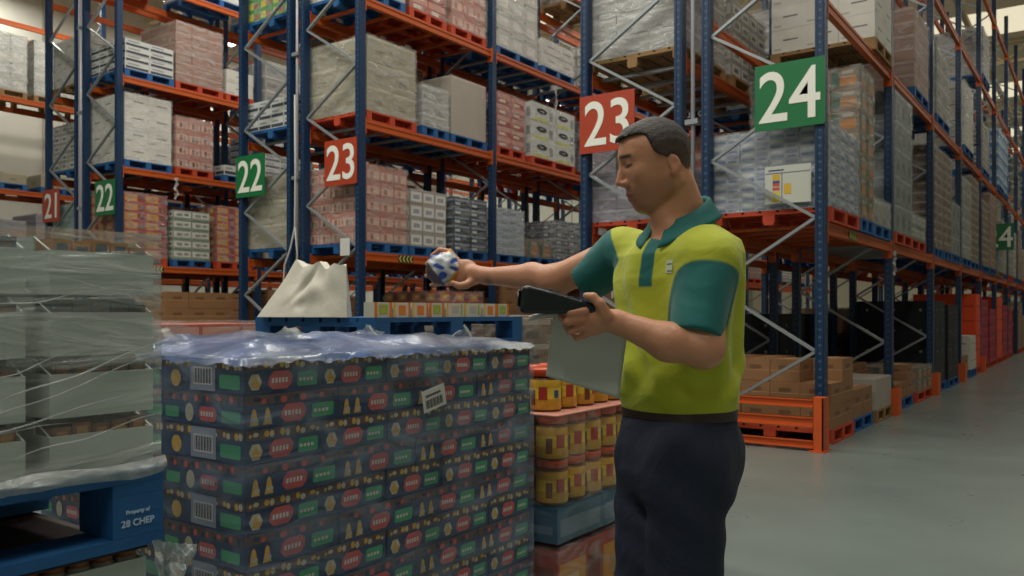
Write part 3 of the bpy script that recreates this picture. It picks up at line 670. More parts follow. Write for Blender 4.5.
def pack_mesh(kind):
    sx = .24 if kind == 'A' else .30; sy = 1.0/3; sz = .084
    m = MB(); g = .0012
    m.box(g, sx-g, g, sy-g, .0006, sz-.0006, 0)
    def F(pts, mi, e=.0006): m.poly([(x, g-e, z) for x, z in pts], mi)
    def Lf(pts, mi, e=.0006): m.poly([(g-e, sy-y, z) for y, z in pts], mi)
    h = sz
    for side, w in (('F', sx), ('L', sy)):
        P = F if side == 'F' else Lf
        P(rrect(.004, w-.004, .058, .081, .05), 6)                # dim photo strip of contents along the top
        n = 7 if side == 'F' else 10
        for q in range(n*2):
            u = .008+q*(w-.016)/n/2; P(ngon(u+(w-.016)/n/4, .068+.003*math.sin(q*2.3), (w-.016)/n*(.16+.14*abs(math.sin(q*1.7))), .005+.005*abs(math.sin(q*2.9)), 6, q), [3, 6, 1, 4, 8][(q*3+(kind == 'B')+q//3) % 5], .0012)
        if side == 'F' and kind == 'A':
            P(ngon(.032, .029, .020, .022, 6), 4, .0012); P([(.022,.016),(.044,.014),(.047,.026),(.038,.030),(.040,.040),(.028,.042),(.024,.030)], 3, .0018); P([(.040,.030),(.046,.034),(.042,.044),(.036,.040)], 7, .002)
            P(rrect(.070, .142, .008, .053, .3, .004), 1, .0012)
            for q in range(5): P([(.080+q*.0105, .024), (.087+q*.0105, .024), (.088+q*.0105, .036), (.081+q*.0105, .036)], 7, .0018)
            P(rrect(.160, .224, .011, .047, .12, .002), 2, .0012)
            for q in range(4): P([(.166+q*.012, .024), (.174+q*.012, .024), (.174+q*.012, .032), (.166+q*.012, .032)], 7, .0018)
        elif side == 'F':
            for cx in (.030, .070): P([(cx+.026*a, .029+.021*b) for a, b in BELL], 3, .0012); P(ngon(cx+.003, .020, .010, .007, 7), 4, .0018)
            P(rrect(.110, .186, .008, .053, .3, .004), 1, .0012)
            for q in range(5): P([(.121+q*.011, .024), (.128+q*.011, .024), (.129+q*.011, .036), (.122+q*.011, .036)], 7, .0018)
            P(rrect(.208, .282, .011, .047, .12, .002), 2, .0012)
            for q in range(4): P([(.216+q*.013, .024), (.225+q*.013, .024), (.225+q*.013, .032), (.216+q*.013, .032)], 7, .0018)
        elif kind == 'A':
            P(ngon(.055, .03, .022, .022), 3, .0012)
            P([(.118, .004), (.222, .004), (.222, .080), (.118, .080)], 5, .0018)
            P([(.130, .018), (.210, .018), (.210, .062), (.130, .062)], 7, .0021)
            for q in range(13): P([(.134+q*.0057, .022), (.134+q*.0057+.0022*(1+q % 2), .022), (.134+q*.0057+.0022*(1+q % 2), .058), (.134+q*.0057, .058)], 8, .0024)
            P(rrect(.238, .318, .012, .046, .12), 2, .0012)
        else:
            P(rrect(.01, .07, .014, .042, .12), 2, .0012); P(ngon(.115, .03, .018, .023), 4, .0012)
            P(rrect(.155, .228, .012, .048, .3), 1, .0012)
            for q in range(5): P([(.164+q*.011, .024), (.171+q*.011, .024), (.171+q*.011, .036), (.164+q*.011, .036)], 7, .0018)
            P(rrect(.248, .322, .014, .042, .12), 2, .0012)
    return m.mesh('pack', NAV)
PA, PB = pack_mesh('A'), pack_mesh('B')
BX0, BY0 = -6.851, -.517
st = thing('pack_load', 'large chest-high stack of navy packs printed red, green and yellow under clear film', 'load', (BX0, BY0, .148))
rr = random.Random(4); filler_m = {'A': [], 'B': []}; cnt = 0
for k in range(12):
    kind = 'A' if (11-k) % 2 == 0 else 'B'; me = PA if kind == 'A' else PB
    nx = 5 if kind == 'A' else 4; sx = 1.2/nx
    for i in range(nx):
        for j in range(3):
            if 0 < i < nx-1 and j == 1 and k < 11: continue
            vis = (j == 0 or i == 0) and k >= 1
            loc = (i*sx+rr.uniform(-.003, .003), j/3+rr.uniform(-.004, .004), k*.084)
            if vis and cnt < 100: link('pack', me, st, loc); cnt += 1
            else: filler_m[kind].append(loc)
m = MB()
for kind, me in (('A', PA), ('B', PB)):
    vs = np.array([v.co[:] for v in me.vertices]); fs = [tuple(p.vertices) for p in me.polygons]; mi = [p.material_index for p in me.polygons]
    for loc in filler_m[kind]:
        n = len(m.v); m.v += [tuple(q) for q in vs+np.array(loc)]; m.f += [tuple(n+a for a in f) for f in fs]; m.m += mi
tag(m.build('pack_stack', NAV, st), None, None, kind='stuff')
FPACK = film_mat('stretch_film_pack', '#97a8bc', .10, .48, (2.2, 2.2, 7), .16, 1.2)
fs_ = film_shell(1.2, 1.0, 1.006, True, 21, .005, .05, top=False); fs_.materials.clear(); fs_.materials.append(FPACK)
link('stretch_wrap', fs_, st)
# film gathered over the top: pale blue with white folds
m = MB(); nu, nv = 96, 80; rr = random.Random(8)
def topz(x, y):
    e = min(x, 1.2-x, y, 1.0-y)
    s = min(1, max(0, e/.10))
    ridge = abs(math.sin(x*5.1+y*7.3+math.sin(y*4)))**3*.022+abs(math.sin(x*13-y*9+1.3*math.sin(x*6)))**4*.012+.012*math.sin(y*5+x*2)
    lift = .030*math.exp(-((x-.35)/.2)**2-((y-.55)/.25)**2)+.020*math.exp(-((x-1.05)/.1)**2-((y-.55)/.2)**2)+.018*math.exp(-((x-.05)/.12)**2-((y-.9)/.2)**2)
    return 1.012+(.004+ridge*.8+lift+max(0, .010*math.sin(y*5+x*2)))*s
for i in range(nu+1):
    for j in range(nv+1):
        x = -.016+1.232*i/nu; y = -.016+1.032*j/nv
        z = topz(min(max(x, 0), 1.2), min(max(y, 0), 1.0))
        if i in (0, nu) or j in (0, nv): z -= .016+.004*math.sin(i*.37+j*.7)+.003*math.sin(i*1.3)
        m.v.append((x, y, z+rr.uniform(-.001, .001)))
for i in range(nu):
    for j in range(nv): q = i*(nv+1)+j; m.f.append((q, q+nv+1, q+nv+2, q+1)); m.m.append(0)
m.build('top_film', film_mat('top_film', '#5f78a8', .30, .95, (2.2, 3.5, 5), .2, .8, '#b9bec2'), st, smooth=True)
# loose film frills
m = MB()
for (cx, cy, s0) in ((.42,.35,.10), (.9,.5,.07), (1.08,.2,.05), (.15,.6,.09)):
    n0 = len(m.v); nn = 10
    for i in range(nn+1):
        for j in range(4):
            a = i/nn
            m.v.append((cx+(a-.5)*s0*2.2, cy+.02*math.sin(a*7+j), 1.03+j*.011*(.4+math.sin(a*math.pi))+.006*math.sin(a*21+j*2)))
    for i in range(nn):
        for j in range(3): q = n0+i*4+j; m.f.append((q, q+4, q+5, q+1)); m.m.append(0)
m.build('film_frill', FEDGE, st, smooth=True)
pallet(BX0, BY0, 0, 1.2, 1.0, 'blue', 'blue pallet on the floor under the navy pack stack', None)
# tilted white barcode label stuck on the film
lb = thing('shipping_label', 'tilted white barcode label stuck on the film of the navy pack stack', 'label', (BX0+.66, BY0-.022, 1.012))
lb.rotation_euler = (0, -.20, 0)
MB().box(-.052, .052, 0, .001, -.033, .033).build('paper', mat('label_paper', '#c9cac6', .5), lb)
m = MB(); 
for q in range(16):
    w_ = (.0015, .003, .0022)[q % 3]; m.box(-.040+q*.005, -.040+q*.005+w_, -.0008, -.0003, -.024, .002)
for q in range(7): m.box(-.036+q*.010, -.029+q*.010, -.0008, -.0003, .010, .017)
m.build('barcode', mat('ink', '#2a2d33', .6), lb)

# --- (3) blue pallet behind, on its own wrapped load, with the white sheet and the row of small boxes
KX0, KY0, KZ = -5.31, .583, 1.243
pallet(KX0, KY0, KZ-.144, 1.2, .876, 'blue', 'blue pallet behind the navy pack stack, carrying the white bag', None)
load('brownwrap', KX0+.02, KY0+.02, .146, 1.16, .83, .92, 'brown wrapped trays under the blue pallet with the white bag', None, True, 1, 77)
pallet(KX0, KY0, 0, 1.2, .876, 'wood', 'wooden pallet on the floor under the brown wrapped trays behind the navy packs', None)
load('brownwrap', -3.92, .74, .146, 1.1, .8, 1.08, 'grey brown wrapped trays standing just past the blue pallet with small boxes', None, True, 1, 78)
pallet(-3.95, .72, 0, 1.2, .84, 'orange', 'red pallet on the floor behind the stack of yellow jars', None)
SB = [mat('smallbox_white', '#c7c6b4', .5), mat('smallbox_orange', '#cf7a30', .5), mat('smallbox_green', '#8fae4e', .5), mat('smallbox_yellow', '#d1b545', .5), mat('smallbox_grey', '#a9b0a6', .5)]
def small_box(w, cols):
    m = MB().box(0, w, 0, .07, 0, .072, 0)
    e = -.0008
    if cols == 'o': prints = [(0,.16,0,1,1),(.84,1,0,1,1),(.25,.75,.2,.85,2),(.36,.62,.32,.6,3)]
    elif cols == 'p': prints = [(.0,.1,0,1,3),(.3,.7,.25,.8,4),(.8,.9,.1,.9,2)]
    else: prints = [(0,.12,0,1,3),(.3,.72,.15,.8,1),(.4,.6,.3,.6,2),(.88,1,0,1,1)]
    for u0, u1, v0, v1, mi in prints: m.poly([(u0*w, e, v0*.072), (u1*w, e, v0*.072), (u1*w, e, v1*.072), (u0*w, e, v1*.072)], mi)
    m.poly([(w*.2, .01, .0725), (w*.8, .01, .0725), (w*.8, .06, .0725), (w*.2, .06, .0725)], 4)
    return m.mesh('small_box', SB)
sbm = {c: small_box(.118 if c != 'p' else .145, c) for c in 'opq'}
x = KX0+.015
desc = {'o': 'orange and green small box', 'q': 'white box with orange print', 'p': 'plain white small box'}
for i, c in enumerate('oqqoppqooo'):
    w_ = .145 if c == 'p' else .118
    if x+w_ > KX0+1.19: break
    o = link('small_box', sbm[c], None, (x, KY0+.02+.006*math.sin(i*3), KZ+.001)); x += w_+.012
    tag(o, f'{desc[c]}, {ORD[i]} from the white bag in the row on the pallet', 'box', 'row of small boxes on the blue pallet')
# white bag: a slack wedge with a gathered top edge
A0, A1 = np.array(W(257, 316, 4.28)), np.array(W(347, 316, 3.95))
B0, B1 = np.array(W(296, 264, 4.30)), np.array(W(346, 266, 4.02))
K0, K1 = np.array(W(288, 316, 4.62)), np.array(W(352, 316, 4.38))
for q in (A0, A1, K0, K1): q[2] = KZ+.0015
m = MB()
def quadgrid(P00, P10, P01, P11, nu, nv, amp, out, fold):
    n0 = len(m.v)
    for j in range(nv+1):
        for i in range(nu+1):
            u, v = i/nu, j/nv
            p_ = (P00*(1-u)+P10*u)*(1-v)+(P01*(1-u)+P11*u)*v
            e = math.sin(math.pi*u)*math.sin(math.pi*v)
            dsp = amp*e*(math.sin(u*5+v*3)+.7*math.sin(v*9-u*6)+.5*math.sin(u*14+v*11))
            if fold: dsp += -.030*math.exp(-((u-.36-.25*(v-.5))/.05)**2-((v-.62)/.26)**2)+.022*math.exp(-((u-.52)/.09)**2-((v-.50)/.22)**2)-.02*math.exp(-((u-.45)/.06)**2-((v-.25)/.10)**2)
            p_ = p_+out*dsp; hgt = (p_[2]-KZ)/.235; p_[2] += .010*hgt**3*math.sin(p_[0]*37+p_[1]*31)-.006*hgt**2*math.sin(p_[1]*60); m.v.append(tuple(p_))
    for j in range(nv):
        for i in range(nu): q = n0+j*(nu+1)+i; m.f.append((q, q+1, q+nu+2, q+nu+1)); m.m.append(0)
toc = np.array([-.8, -.55, .1])
quadgrid(A0, A1, B0, B1, 44, 28, .0055, toc, True)
quadgrid(A1, K1, B1, B1+(K1-A1)*.12, 10, 22, .006, np.array([.6, -.6, 0]), False)
quadgrid(K1, K0, B1+(K1-A1)*.12, B0+(K0-A0)*.12, 20, 22, .006, -toc, False)
quadgrid(K0, A0, B0+(K0-A0)*.12, B0, 10, 22, .006, np.array([-.6, .6, 0]), False)
quadgrid(B0, B1, B0+(K0-A0)*.12, B1+(K1-A1)*.12, 20, 4, .004, np.array([0, 0, 1.]), False)
bc_ = (A0+A1+K0+K1)/4
m.v = [tuple(np.array(v)-bc_) for v in m.v]
tag(m.build('paper_bag', mat('white_sheet', '#cfcabb', .75, bump=.2, bscale=25), None, tuple(bc_), smooth=True), 'crumpled white bag slumped on the blue pallet behind the navy packs', 'bag')

# --- (4) wrapped stack of yellow jars with orange lids
JX0, JY0 = -5.535, -.56
JB = [mat('jar_body', '#c79a2c', .35, var=.45, vscale=28), mat('jar_lid', '#c24a22', .35), mat('jar_label', '#e0c23a', .4, var=.3, vscale=30), mat('jar_brown', '#6b3a1e', .35), mat('jar_red', '#a8322a', .4), mat('jar_blue', '#31507e', .4)]
def jar_meshes(h=.162, r=.061):
    b = MB().lathe([(r*.93, 0), (r, .008), (r*1.0, h*.3), (r*1.0, h*.55), (r*.97, h*.74), (r*.8, h*.82)], seg=18, mis=[3, 0, 2, 0, 3, 3])
    for a0, mi, v0, v1, sp in ((-2.3, 4, .28, .58, .55), (-1.3, 5, .32, .5, .35), (-2.95, 3, .15, .5, .4)):
        for q in range(4):
            a1, a2 = a0+sp*q/4, a0+sp*(q+1)/4; R_ = r*1.02
            b.poly([(R_*math.cos(a1), R_*math.sin(a1), h*v0), (R_*math.cos(a2), R_*math.sin(a2), h*v0), (R_*math.cos(a2), R_*math.sin(a2), h*v1), (R_*math.cos(a1), R_*math.sin(a1), h*v1)], mi)
    l = MB().lathe([(r*.9, h*.82), (r*.98, h*.83), (r*.98, h*.97), (r*.93, h)], seg=18, mi=1)
    return b.mesh('jar_body', JB, True), l.mesh('lid', JB, True)
JBm, JLm = jar_meshes()
t = thing('jar_load', 'wrapped stack of yellow jars with orange lids beside the worker\'s legs', 'load', (JX0, JY0, .562))
fill = MB()
jv = [(np.array([v.co[:] for v in me.vertices]), [tuple(p.vertices) for p in me.polygons], [p.material_index for p in me.polygons]) for me in (JBm, JLm)]
NXJ, NYJ = 8, 6
for k in range(2):
    for i in range(NXJ):
        for j in range(NYJ):
            loc = (.064+i*.1245, .064+j*.1245, k*.1628)
            if i == 0 or j == 0:
                jo = link('jar', JBm, t, loc); link('lid', JLm, jo)
            elif k == 1:
                for vs, fs, mi in jv:
                    n = len(fill.v); fill.v += [tuple(q) for q in vs+np.array(loc)]; fill.f += [tuple(n+a for a in f) for f in fs]; fill.m += mi
o = fill.build('inner_jar', JB, t, smooth=True); o['kind'] = 'stuff'
fj = film_shell(1.0, .82, .325, False, 31, .004, .06, top=False); fj.materials.clear(); fj.materials.append(film_mat('stretch_film_jars', '#d4c0b4', .08, .38, (4, 4, 5), .2, .7)); link('stretch_wrap', fj, t)
slip = MB().box(0, 1.0, 0, .82, 0, .004)
tag(slip.build('slip_sheet', mat('slip_pink', '#c98a78', .5), None, (JX0, JY0, .562+.3265)), 'pinkish slip sheet lying between the two upper jar layers', 'sheet')
k = 0
for i in range(7):
    for j in range(2):
        k += 1
        jj = thing('jar', 'yellow jar with orange lid standing loose on top of the jar stack', 'jar', (JX0+.12+i*.126, JY0+.13+j*.128+(i % 2)*.006,   .562+.3312), 0.35*((i*7+j) % 5-2), 'loose jars on top of the jar stack')
        link('jar_body', JBm, jj); link('lid', JLm, jj)
CR = mat('crate_blue', '#27566c', .45, var=.12); CR2 = mat('crate_grey', '#6c7f8a', .5, var=.2, vscale=12)
t = thing('crate_layer', 'blue film-wrapped trays directly under the yellow jars', 'trays', (JX0, JY0, .425))
for i in range(3):
    for j in range(3):
        if i == 1 and j == 1: continue
        m = MB().box(0, .328, 0, .27, 0, .128, 0); m.poly([(.02, -.001, .02), (.308, -.001, .02), (.308, -.001, .085), (.02, -.001, .085)], 1)
        m.poly([(-.001, .25, .03), (-.001, .02, .03), (-.001, .02, .06), (-.001, .25, .06)], 1)
        m.build('tray', [CR, CR2], t, (i*.333, j*.274, 0))
fj = film_shell(1.0, .82, .120, False, 33, .004, .06, top=False); fj.materials.clear(); fj.materials.append(MATS['stretch_film_pack']); link('stretch_wrap', fj, t)
load('redyel', JX0, JY0, .146, 1.0, .82, .250, 'red printed packs at the bottom of the jar stack', None, True, 1, 90)
pallet(JX0, JY0, 0, 1.0, .84, 'blue', 'blue pallet on the floor under the jar stack', None)

# --- (5) details on the racks
def paper(x, y, z, w_, h_, label, cat='label', color='#c9c8c0'):
    tag(MB().box(-.002, 0, -w_/2, w_/2, -h_/2, h_/2).build('paper_notice', mat('notice_'+color, color, .6), None, (x, y, z)), label, cat)
paper(-.07, 6.37, 2.17, .19, .24, 'square white paper on the beam beneath the left red 23 sign')
# product poster on the wrapped load below sign 24
po = thing('poster', 'white poster with coloured bars on the white and blue wrapped load', 'poster', (.055, .32, 2.50))
MB().box(-.002, .0, -.21, .235, -.17, .20).build('sheet', mat('poster_paper', '#b9bcae', .6), po)
m = MB()
for k_, (c, a, b) in enumerate((('#3c4a78', .03, .055), ('#c9a22a', .06, .12), ('#b84a3a', .0, .03), ('#b84a3a', -.04, -.01), ('#c9b52a', -.15, -.05))): m.box(-.0035, -.0025, .09, .16, a, b, k_)
m.box(-.0035, -.0025, -.02, .05, -.08, .02, 1)
m.box(-.0035, -.0025, .05, .20, .15, .165, 0)
m.box(-.0035, -.0025, -.2, .225, .125, .132, 0); m.box(-.0035, -.0025, .065, .072, -.17, .125, 0)
m.build('print', [mat('poster_%d' % i, c, .6) for i, c in enumerate(('#3c4a78', '#c9a22a', '#b84a3a', '#b84a3a', '#c9b52a'))], po)
# chevron stickers on beams
def chevrons(x, y, z, label, n=4, col='#c9c35a'):
    m = MB()
    for q in range(n):
        xx = q*.075; m.poly([(xx+.045, -.001, -.045), (xx+.07, -.001, -.045), (xx+.035, -.001, 0), (xx+.01, -.001, 0)]); m.poly([(xx+.01, -.001, 0), (xx+.035, -.001, 0), (xx+.07, -.001, .045), (xx+.045, -.001, .045)])
    m.box(0, n*.075+.01, -.0005, 0, -.05, .05, 1)
    tag(m.build('chevron_sticker', [mat('chevron'+col, col, .5), mat('sticker_black', '#23251f', .6)], None, (x, y, z)), label, 'sticker')
chevrons(.72, 6.14-.035, 2.04, 'black sticker with yellow chevrons on the beam near the worker\'s outstretched hand')
chevrons(.55, 12.28-.035, 2.07, 'small black chevron sticker on the beam of the farther green 22 rack')
chevrons(.9, -.035, 2.07, 'faint green chevron sticker on the beam beside the 24 end post')
# cable loop with a small junction box on the 22/23 rack end
t = thing('cable', 'pale cable hanging in a loop beside the posts above the white bag', 'cable', (-.14, 7.3, 0))
MB().tube([(0, .03, 4.4), (0, .02, 3.2), (0, .03, 2.5), (-.02, .10, 2.2), (-.03, .22, 1.95), (-.03, .25, 1.6), (-.02, .25, 1.35)], .014, 8).build('cable', mat('cable_grey', '#b5b4b0', .5), t, smooth=True)
MB().tube([(0, .03, 2.5), (0, -.02, 2.1), (0, .02, 1.8)], .011, 8).build('cable', MATS['cable_grey'], t, smooth=True)
MB().box(-.03, .03, -.10, .22, 1.68, 1.76).build('junction_box', mat('box_dark', '#2f4a60', .5), t)
tag(MB().box(-.06, 0, -.05, .05, 1.36, 1.62).build('plug_box', mat('box_red', '#b08a80', .5), None, (-.08, 7.62, 0)), 'small pale box on the post next to the hanging cable', 'box')
# tatters of film hanging from beams
for (x, y, z, L_, lab) in ((1.10, 12.22, 3.83, .42, 'white film tatter hanging from the beam of the farther green 22 rack'), (4.9, 6.08, 5.45, 1.0, 'long film tatter hanging from the third beam of the left 23 rack'), (2.95, -.08, 2.02, .3, 'small white tag hanging from the 24 rack beam')):
    m = MB(); n = 12
    for j in range(n+1):
        v = j/n; w_ = .05*(1-v*.3)*(.7+.3*math.sin(j*2.1))
        for q in range(4): m.v.append((w_*(q/3-.5)*2+.02*math.sin(j*.9), .018*math.sin(q*2+j*1.3), -v*L_))
    for j in range(n):
        for q in range(3): a = j*4+q; m.f.append((a, a+1, a+5, a+4)); m.m.append(0)
    tag(m.build('film_scrap', film_mat('film_tatter', '#cfd0cc', .4, .9, (14, 14, 10), .4, .6), None, (x, y, z), smooth=True), lab, 'film')
# diagonal pipe on the far left wall
tag(MB().tube([(1.6, YN-.25, 2.3), (5.4, YN-.25, 5.0)], .09, 12).build('wall_pipe', mat('pipe_cream', '#a9a795', .5), smooth=True), 'pale pipe slanting up the grey wall behind the far left rack', 'pipe')
# foreign low box pile: cartons and a pink tray on the floor between racks at left
load('red', -5.0, 2.9, .146, 1.0, .8, 1.04, 'red and white wrapped pack stack standing between the navy packs and the racks', None, True, 1, 96)
pallet(-5.0, 2.88, 0, 1.0, .84, 'orange', 'red pallet under the red and white packs beyond the white bag', None)
load('brown', -1.15, 8.95, .146, 1.1, .8, 1.42, 'brown cardboard box pile on the floor beyond the navy packs', None, True, 0, 95, True)
pallet(-1.2, 8.9, 0, 1.2, .9, 'wood', 'wooden pallet under the cardboard box pile beyond the navy packs', None)
# ------------------------------------------------------------------ the worker (smooth implicit surfaces meshed with surface nets)
def surf(fn, lo, hi, h, B=8):
    lo = np.array(lo, float); hi = np.array(hi, float)
    nb = np.ceil((hi-lo)/(h*B)).astype(int); n = nb*B
    bc = [lo[a]+(np.arange(nb[a])+.5)*B*h for a in range(3)]
    G = np.stack(np.meshgrid(*bc, indexing='ij'), -1).reshape(-1, 3)
    d = fn(G); keep = np.abs(d) < B*h*.87*1.5+h*2
    V = np.repeat(np.repeat(np.repeat(np.where(d < 0, -1., 1.).reshape(nb).astype(np.float32), B, 0), B, 1), B, 2)
    off = np.stack(np.meshgrid(*[np.arange(B)]*3, indexing='ij'), -1).reshape(-1, 3)
    bi = np.stack(np.unravel_index(np.where(keep)[0], nb), -1)
    for s in range(0, len(bi), 400):
        ix = (bi[s:s+400, None, :]*B+off[None]).reshape(-1, 3)
        V[ix[:, 0], ix[:, 1], ix[:, 2]] = fn(lo+(ix+.5)*h)
    S = V < 0
    c = sum(S[i:n[0]-1+i, j:n[1]-1+j, k:n[2]-1+k].astype(np.int8) for i in (0, 1) for j in (0, 1) for k in (0, 1))
    cell = (c > 0) & (c < 8)
    ci = np.argwhere(cell); idx = np.full(cell.shape, -1, np.int64); idx[cell] = np.arange(len(ci))
    acc = np.zeros((len(ci), 3)); cnt = np.zeros(len(ci))
    cor = [np.array((i, j, k)) for i in (0, 1) for j in (0, 1) for k in (0, 1)]
    val = {tuple(q): V[ci[:, 0]+q[0], ci[:, 1]+q[1], ci[:, 2]+q[2]] for q in cor}
    for a in cor:
        for ax in range(3):
            if a[ax]: continue
            b = a.copy(); b[ax] = 1; va, vb = val[tuple(a)], val[tuple(b)]
            mk = (va < 0) != (vb < 0); t = np.where(mk, va/np.where(mk, va-vb, 1), 0)
            p = np.tile(a.astype(float), (len(ci), 1)); p[:, ax] = t
            acc[mk] += p[mk]; cnt[mk] += 1
    vert = lo+(ci+acc/cnt[:, None]+.5)*h
    faces = []
    for ax in range(3):
        u, v = (ax+1) % 3, (ax+2) % 3
        sl0 = [slice(1, n[q]-1) for q in range(3)]; sl1 = list(sl0)
        sl0[ax] = slice(0, n[ax]-1); sl1[ax] = slice(1, n[ax])
        A, Bq = S[tuple(sl0)], S[tuple(sl1)]
        e = np.argwhere(A != Bq); 
        if not len(e): continue
        flip = A[tuple(e.T)]
        e = e.copy(); e[:, u] += 1; e[:, v] += 1
        du = np.zeros(3, int); du[u] = 1; dv = np.zeros(3, int); dv[v] = 1
        q = [idx[tuple((e-x).T)] for x in (du+dv, dv, 0*du, du)]
        f = np.stack(q, -1); f[~flip] = f[~flip][:, ::-1]
        faces.append(f)
    F = np.concatenate(faces); F = F[(F >= 0).all(1)]
    return vert, F
def seg(P, a, b, r1, r2):
    a = np.asarray(a, float); b = np.asarray(b, float); ab = b-a
    t = np.clip(((P-a)@ab)/(ab@ab), 0, 1)
    return np.linalg.norm(P-a-t[:, None]*ab, axis=1)-(r1+(r2-r1)*t)
def ell(P, c, r):
    r = np.asarray(r, float); p = P-np.asarray(c, float)
    k0 = np.linalg.norm(p/r, axis=1)+1e-9; k1 = np.linalg.norm(p/(r*r), axis=1)+1e-9
    return k0*(k0-1)/k1
def smin(a, b, k):
    h = np.clip(.5+.5*(b-a)/k, 0, 1); return b*(1-h)+a*h-k*h*(1-h)
def smax(a, b, k): return -smin(-a, -b, k)
def chain(P, pts, rs, k=.004):
    d = None
    for i in range(len(pts)-1):
        s = seg(P, pts[i], pts[i+1], rs[i], rs[i+1]); d = s if d is None else smin(d, s, k)
    return d
# head frame
HC = C(657, 168, 2.13); PIT = math.radians(15); YAW = math.radians(4)
hf = np.array([-math.cos(PIT)*math.cos(YAW), -math.sin(YAW)*math.cos(PIT), -math.sin(PIT)])
hl = np.array([math.sin(YAW), -math.cos(YAW), 0.0])
hu = np.cross(hf, hl)
if hu[2] < 0: hu = -hu
def HL(P): q = P-HC; return np.stack([q@hf, q@hl, q@hu], -1)
def HW(p): return HC+hf*p[0]+hl*p[1]+hu*p[2]
def cran_sdf(q):
    d = ell(q, (-.004, 0, .036), (.087, .074, .087))
    return smin(d, ell(q, (.030, 0, .050), (.055, .062, .055)), .02)
def head_sdf(P):
    p = HL(P); q = p.copy(); q[:, 1] = np.abs(q[:, 1])
    d = cran_sdf(q)
    d = smin(d, ell(q, (.030, 0, -.018), (.058, .058, .075)), .03)
    d = smin(d, seg(q, (-.022, .048, -.045), (.048, .026, -.086), .019, .016), .03)
    d = smin(d, ell(q, (.060, 0, -.085), (.022, .026, .018)), .02)
    d = smin(d, ell(q, (.066, 0, -.052), (.024, .030, .026)), .02)
    d = smin(d, seg(q, (.078, .012, .046), (.064, .044, .042), .0085, .008), .014)
    d = smin(d, ell(q, (.050, .042, -.006), (.020, .018, .020)), .02)
    d = smax(d, -ell(q, (.088, .031, .026), (.014, .017, .011)), .012)
    d = smin(d, ell(q, (.067, .030, .026), (.0145, .0150, .0130)), .004)          # lids
    d = smin(d, seg(q, (.080, 0, .036), (.1050, 0, -.0125), .0072, .0098), .008)   # nose
    d = smin(d, ell(q, (.091, .012, -.0185), (.012, .0085, .0078)), .005)
    d = smax(d, -ell(q, (.096, .0075, -.0262), (.004, .003, .003)), .003)
    d = smin(d, ell(q, (.084, 0, -.0475), (.0125, .022, .0060)), .004)
    d = smin(d, ell(q, (.083, 0, -.0590), (.0120, .019, .0065)), .004)
    d = smax(d, -seg(q, (.099, 0, -.0533), (.078, .022, -.0545), .0016, .0012), .003)
    # ear
    e = ell(q, (-.026, .073, -.010), (.015, .0085, .026)); e = smin(e, ell(q, (-.018, .071, -.030), (.008, .006, .008)), .006)
    e = smax(e, -ell(q, (-.023, .082, -.006), (.0090, .0065, .017)), .004)
    d = smin(d, e, .006)
    return d
NB = C(684, 226, 2.165)
SHL, SHR = C(710, 258, 2.02), C(632, 250, 2.29)
ELL_, WRL = C(704, 348, 1.94), C(617, 322, 1.955)
ELR, WRR = C(556, 280, 2.47), C(486, 276, 2.59)
TO = np.array([.430, 2.15]); EF = np.array([-.77, -.638]); EL = np.array([.638, -.77])
def hand_l(P):
    d = seg(P, WRL, C(597, 318, 1.945), .027, .026)
    d = smin(d, ell(P, C(594, 320, 1.945), (.036, .018, .037)), .012)
    F_ = [(C(585,311,1.925), C(570,313,1.925), C(563,309,1.950), C(569,303,1.975), .0098),
          (C(582,319,1.930), C(567,322,1.930), C(562,317,1.958), C(569,311,1.980), .0098),
          (C(582,327,1.940), C(570,331,1.942), C(566,326,1.968), C(573,319,1.985), .0092),
          (C(587,334,1.950), C(577,338,1.955), C(573,333,1.975), C(579,326,1.988), .0082)]
    for a, b, c, e, r in F_: d = smin(d, chain(P, (a, b, c, e), (r*1.12, r, r*.92, r*.8)), .006)
    th = chain(P, (C(606,316,1.925), C(600,304,1.915), C(593,297,1.918), C(586,296,1.925)), (.016, .0125, .0108, .0088), .004)
    return smin(d, th, .009)
def hand_r(P):
    d = seg(P, WRR, C(474, 273, 2.61), .025, .027)
    d = smin(d, ell(P, C(466, 273, 2.635), (.042, .024, .044)), .014)
    F_ = [(C(459,263,2.635), C(450,252,2.65), C(440,250,2.655), C(432,256,2.655), .0098),
          (C(457,268,2.665), C(447,258,2.70), C(435,257,2.705), C(427,264,2.695), .0098),
          (C(457,276,2.68), C(446,270,2.715), C(434,271,2.715), C(426,276,2.70), .0092),
          (C(459,284,2.67), C(449,283,2.71), C(438,284,2.71), C(431,285,2.695), .0082)]
    for a, b, c, e, r in F_: d = smin(d, chain(P, (a, b, c, e), (r*1.15, r, r*.92, r*.8)), .006)
    th = chain(P, (C(474,280,2.60), C(466,285,2.58), C(459,286,2.575), C(453,283,2.575)), (.016, .0125, .0108, .0088), .004)
    return smin(d, th, .009)
def arms(P):
    MF = C(668, 342, 1.94)
    a = seg(P, SHL, ELL_, .056, .044); a = smin(a, seg(P, ELL_, MF, .042, .044), .03); a = smin(a, seg(P, MF, WRL, .043, .027), .02)
    a = smin(a, hand_l(P), .012)
    MR = C(532, 277, 2.52)
    b = seg(P, SHR, ELR, .056, .043); b = smin(b, seg(P, ELR, MR, .041, .041), .03); b = smin(b, seg(P, MR, WRR, .041, .0255), .02)
    b = smin(b, hand_r(P), .012)
    return np.minimum(a, b)
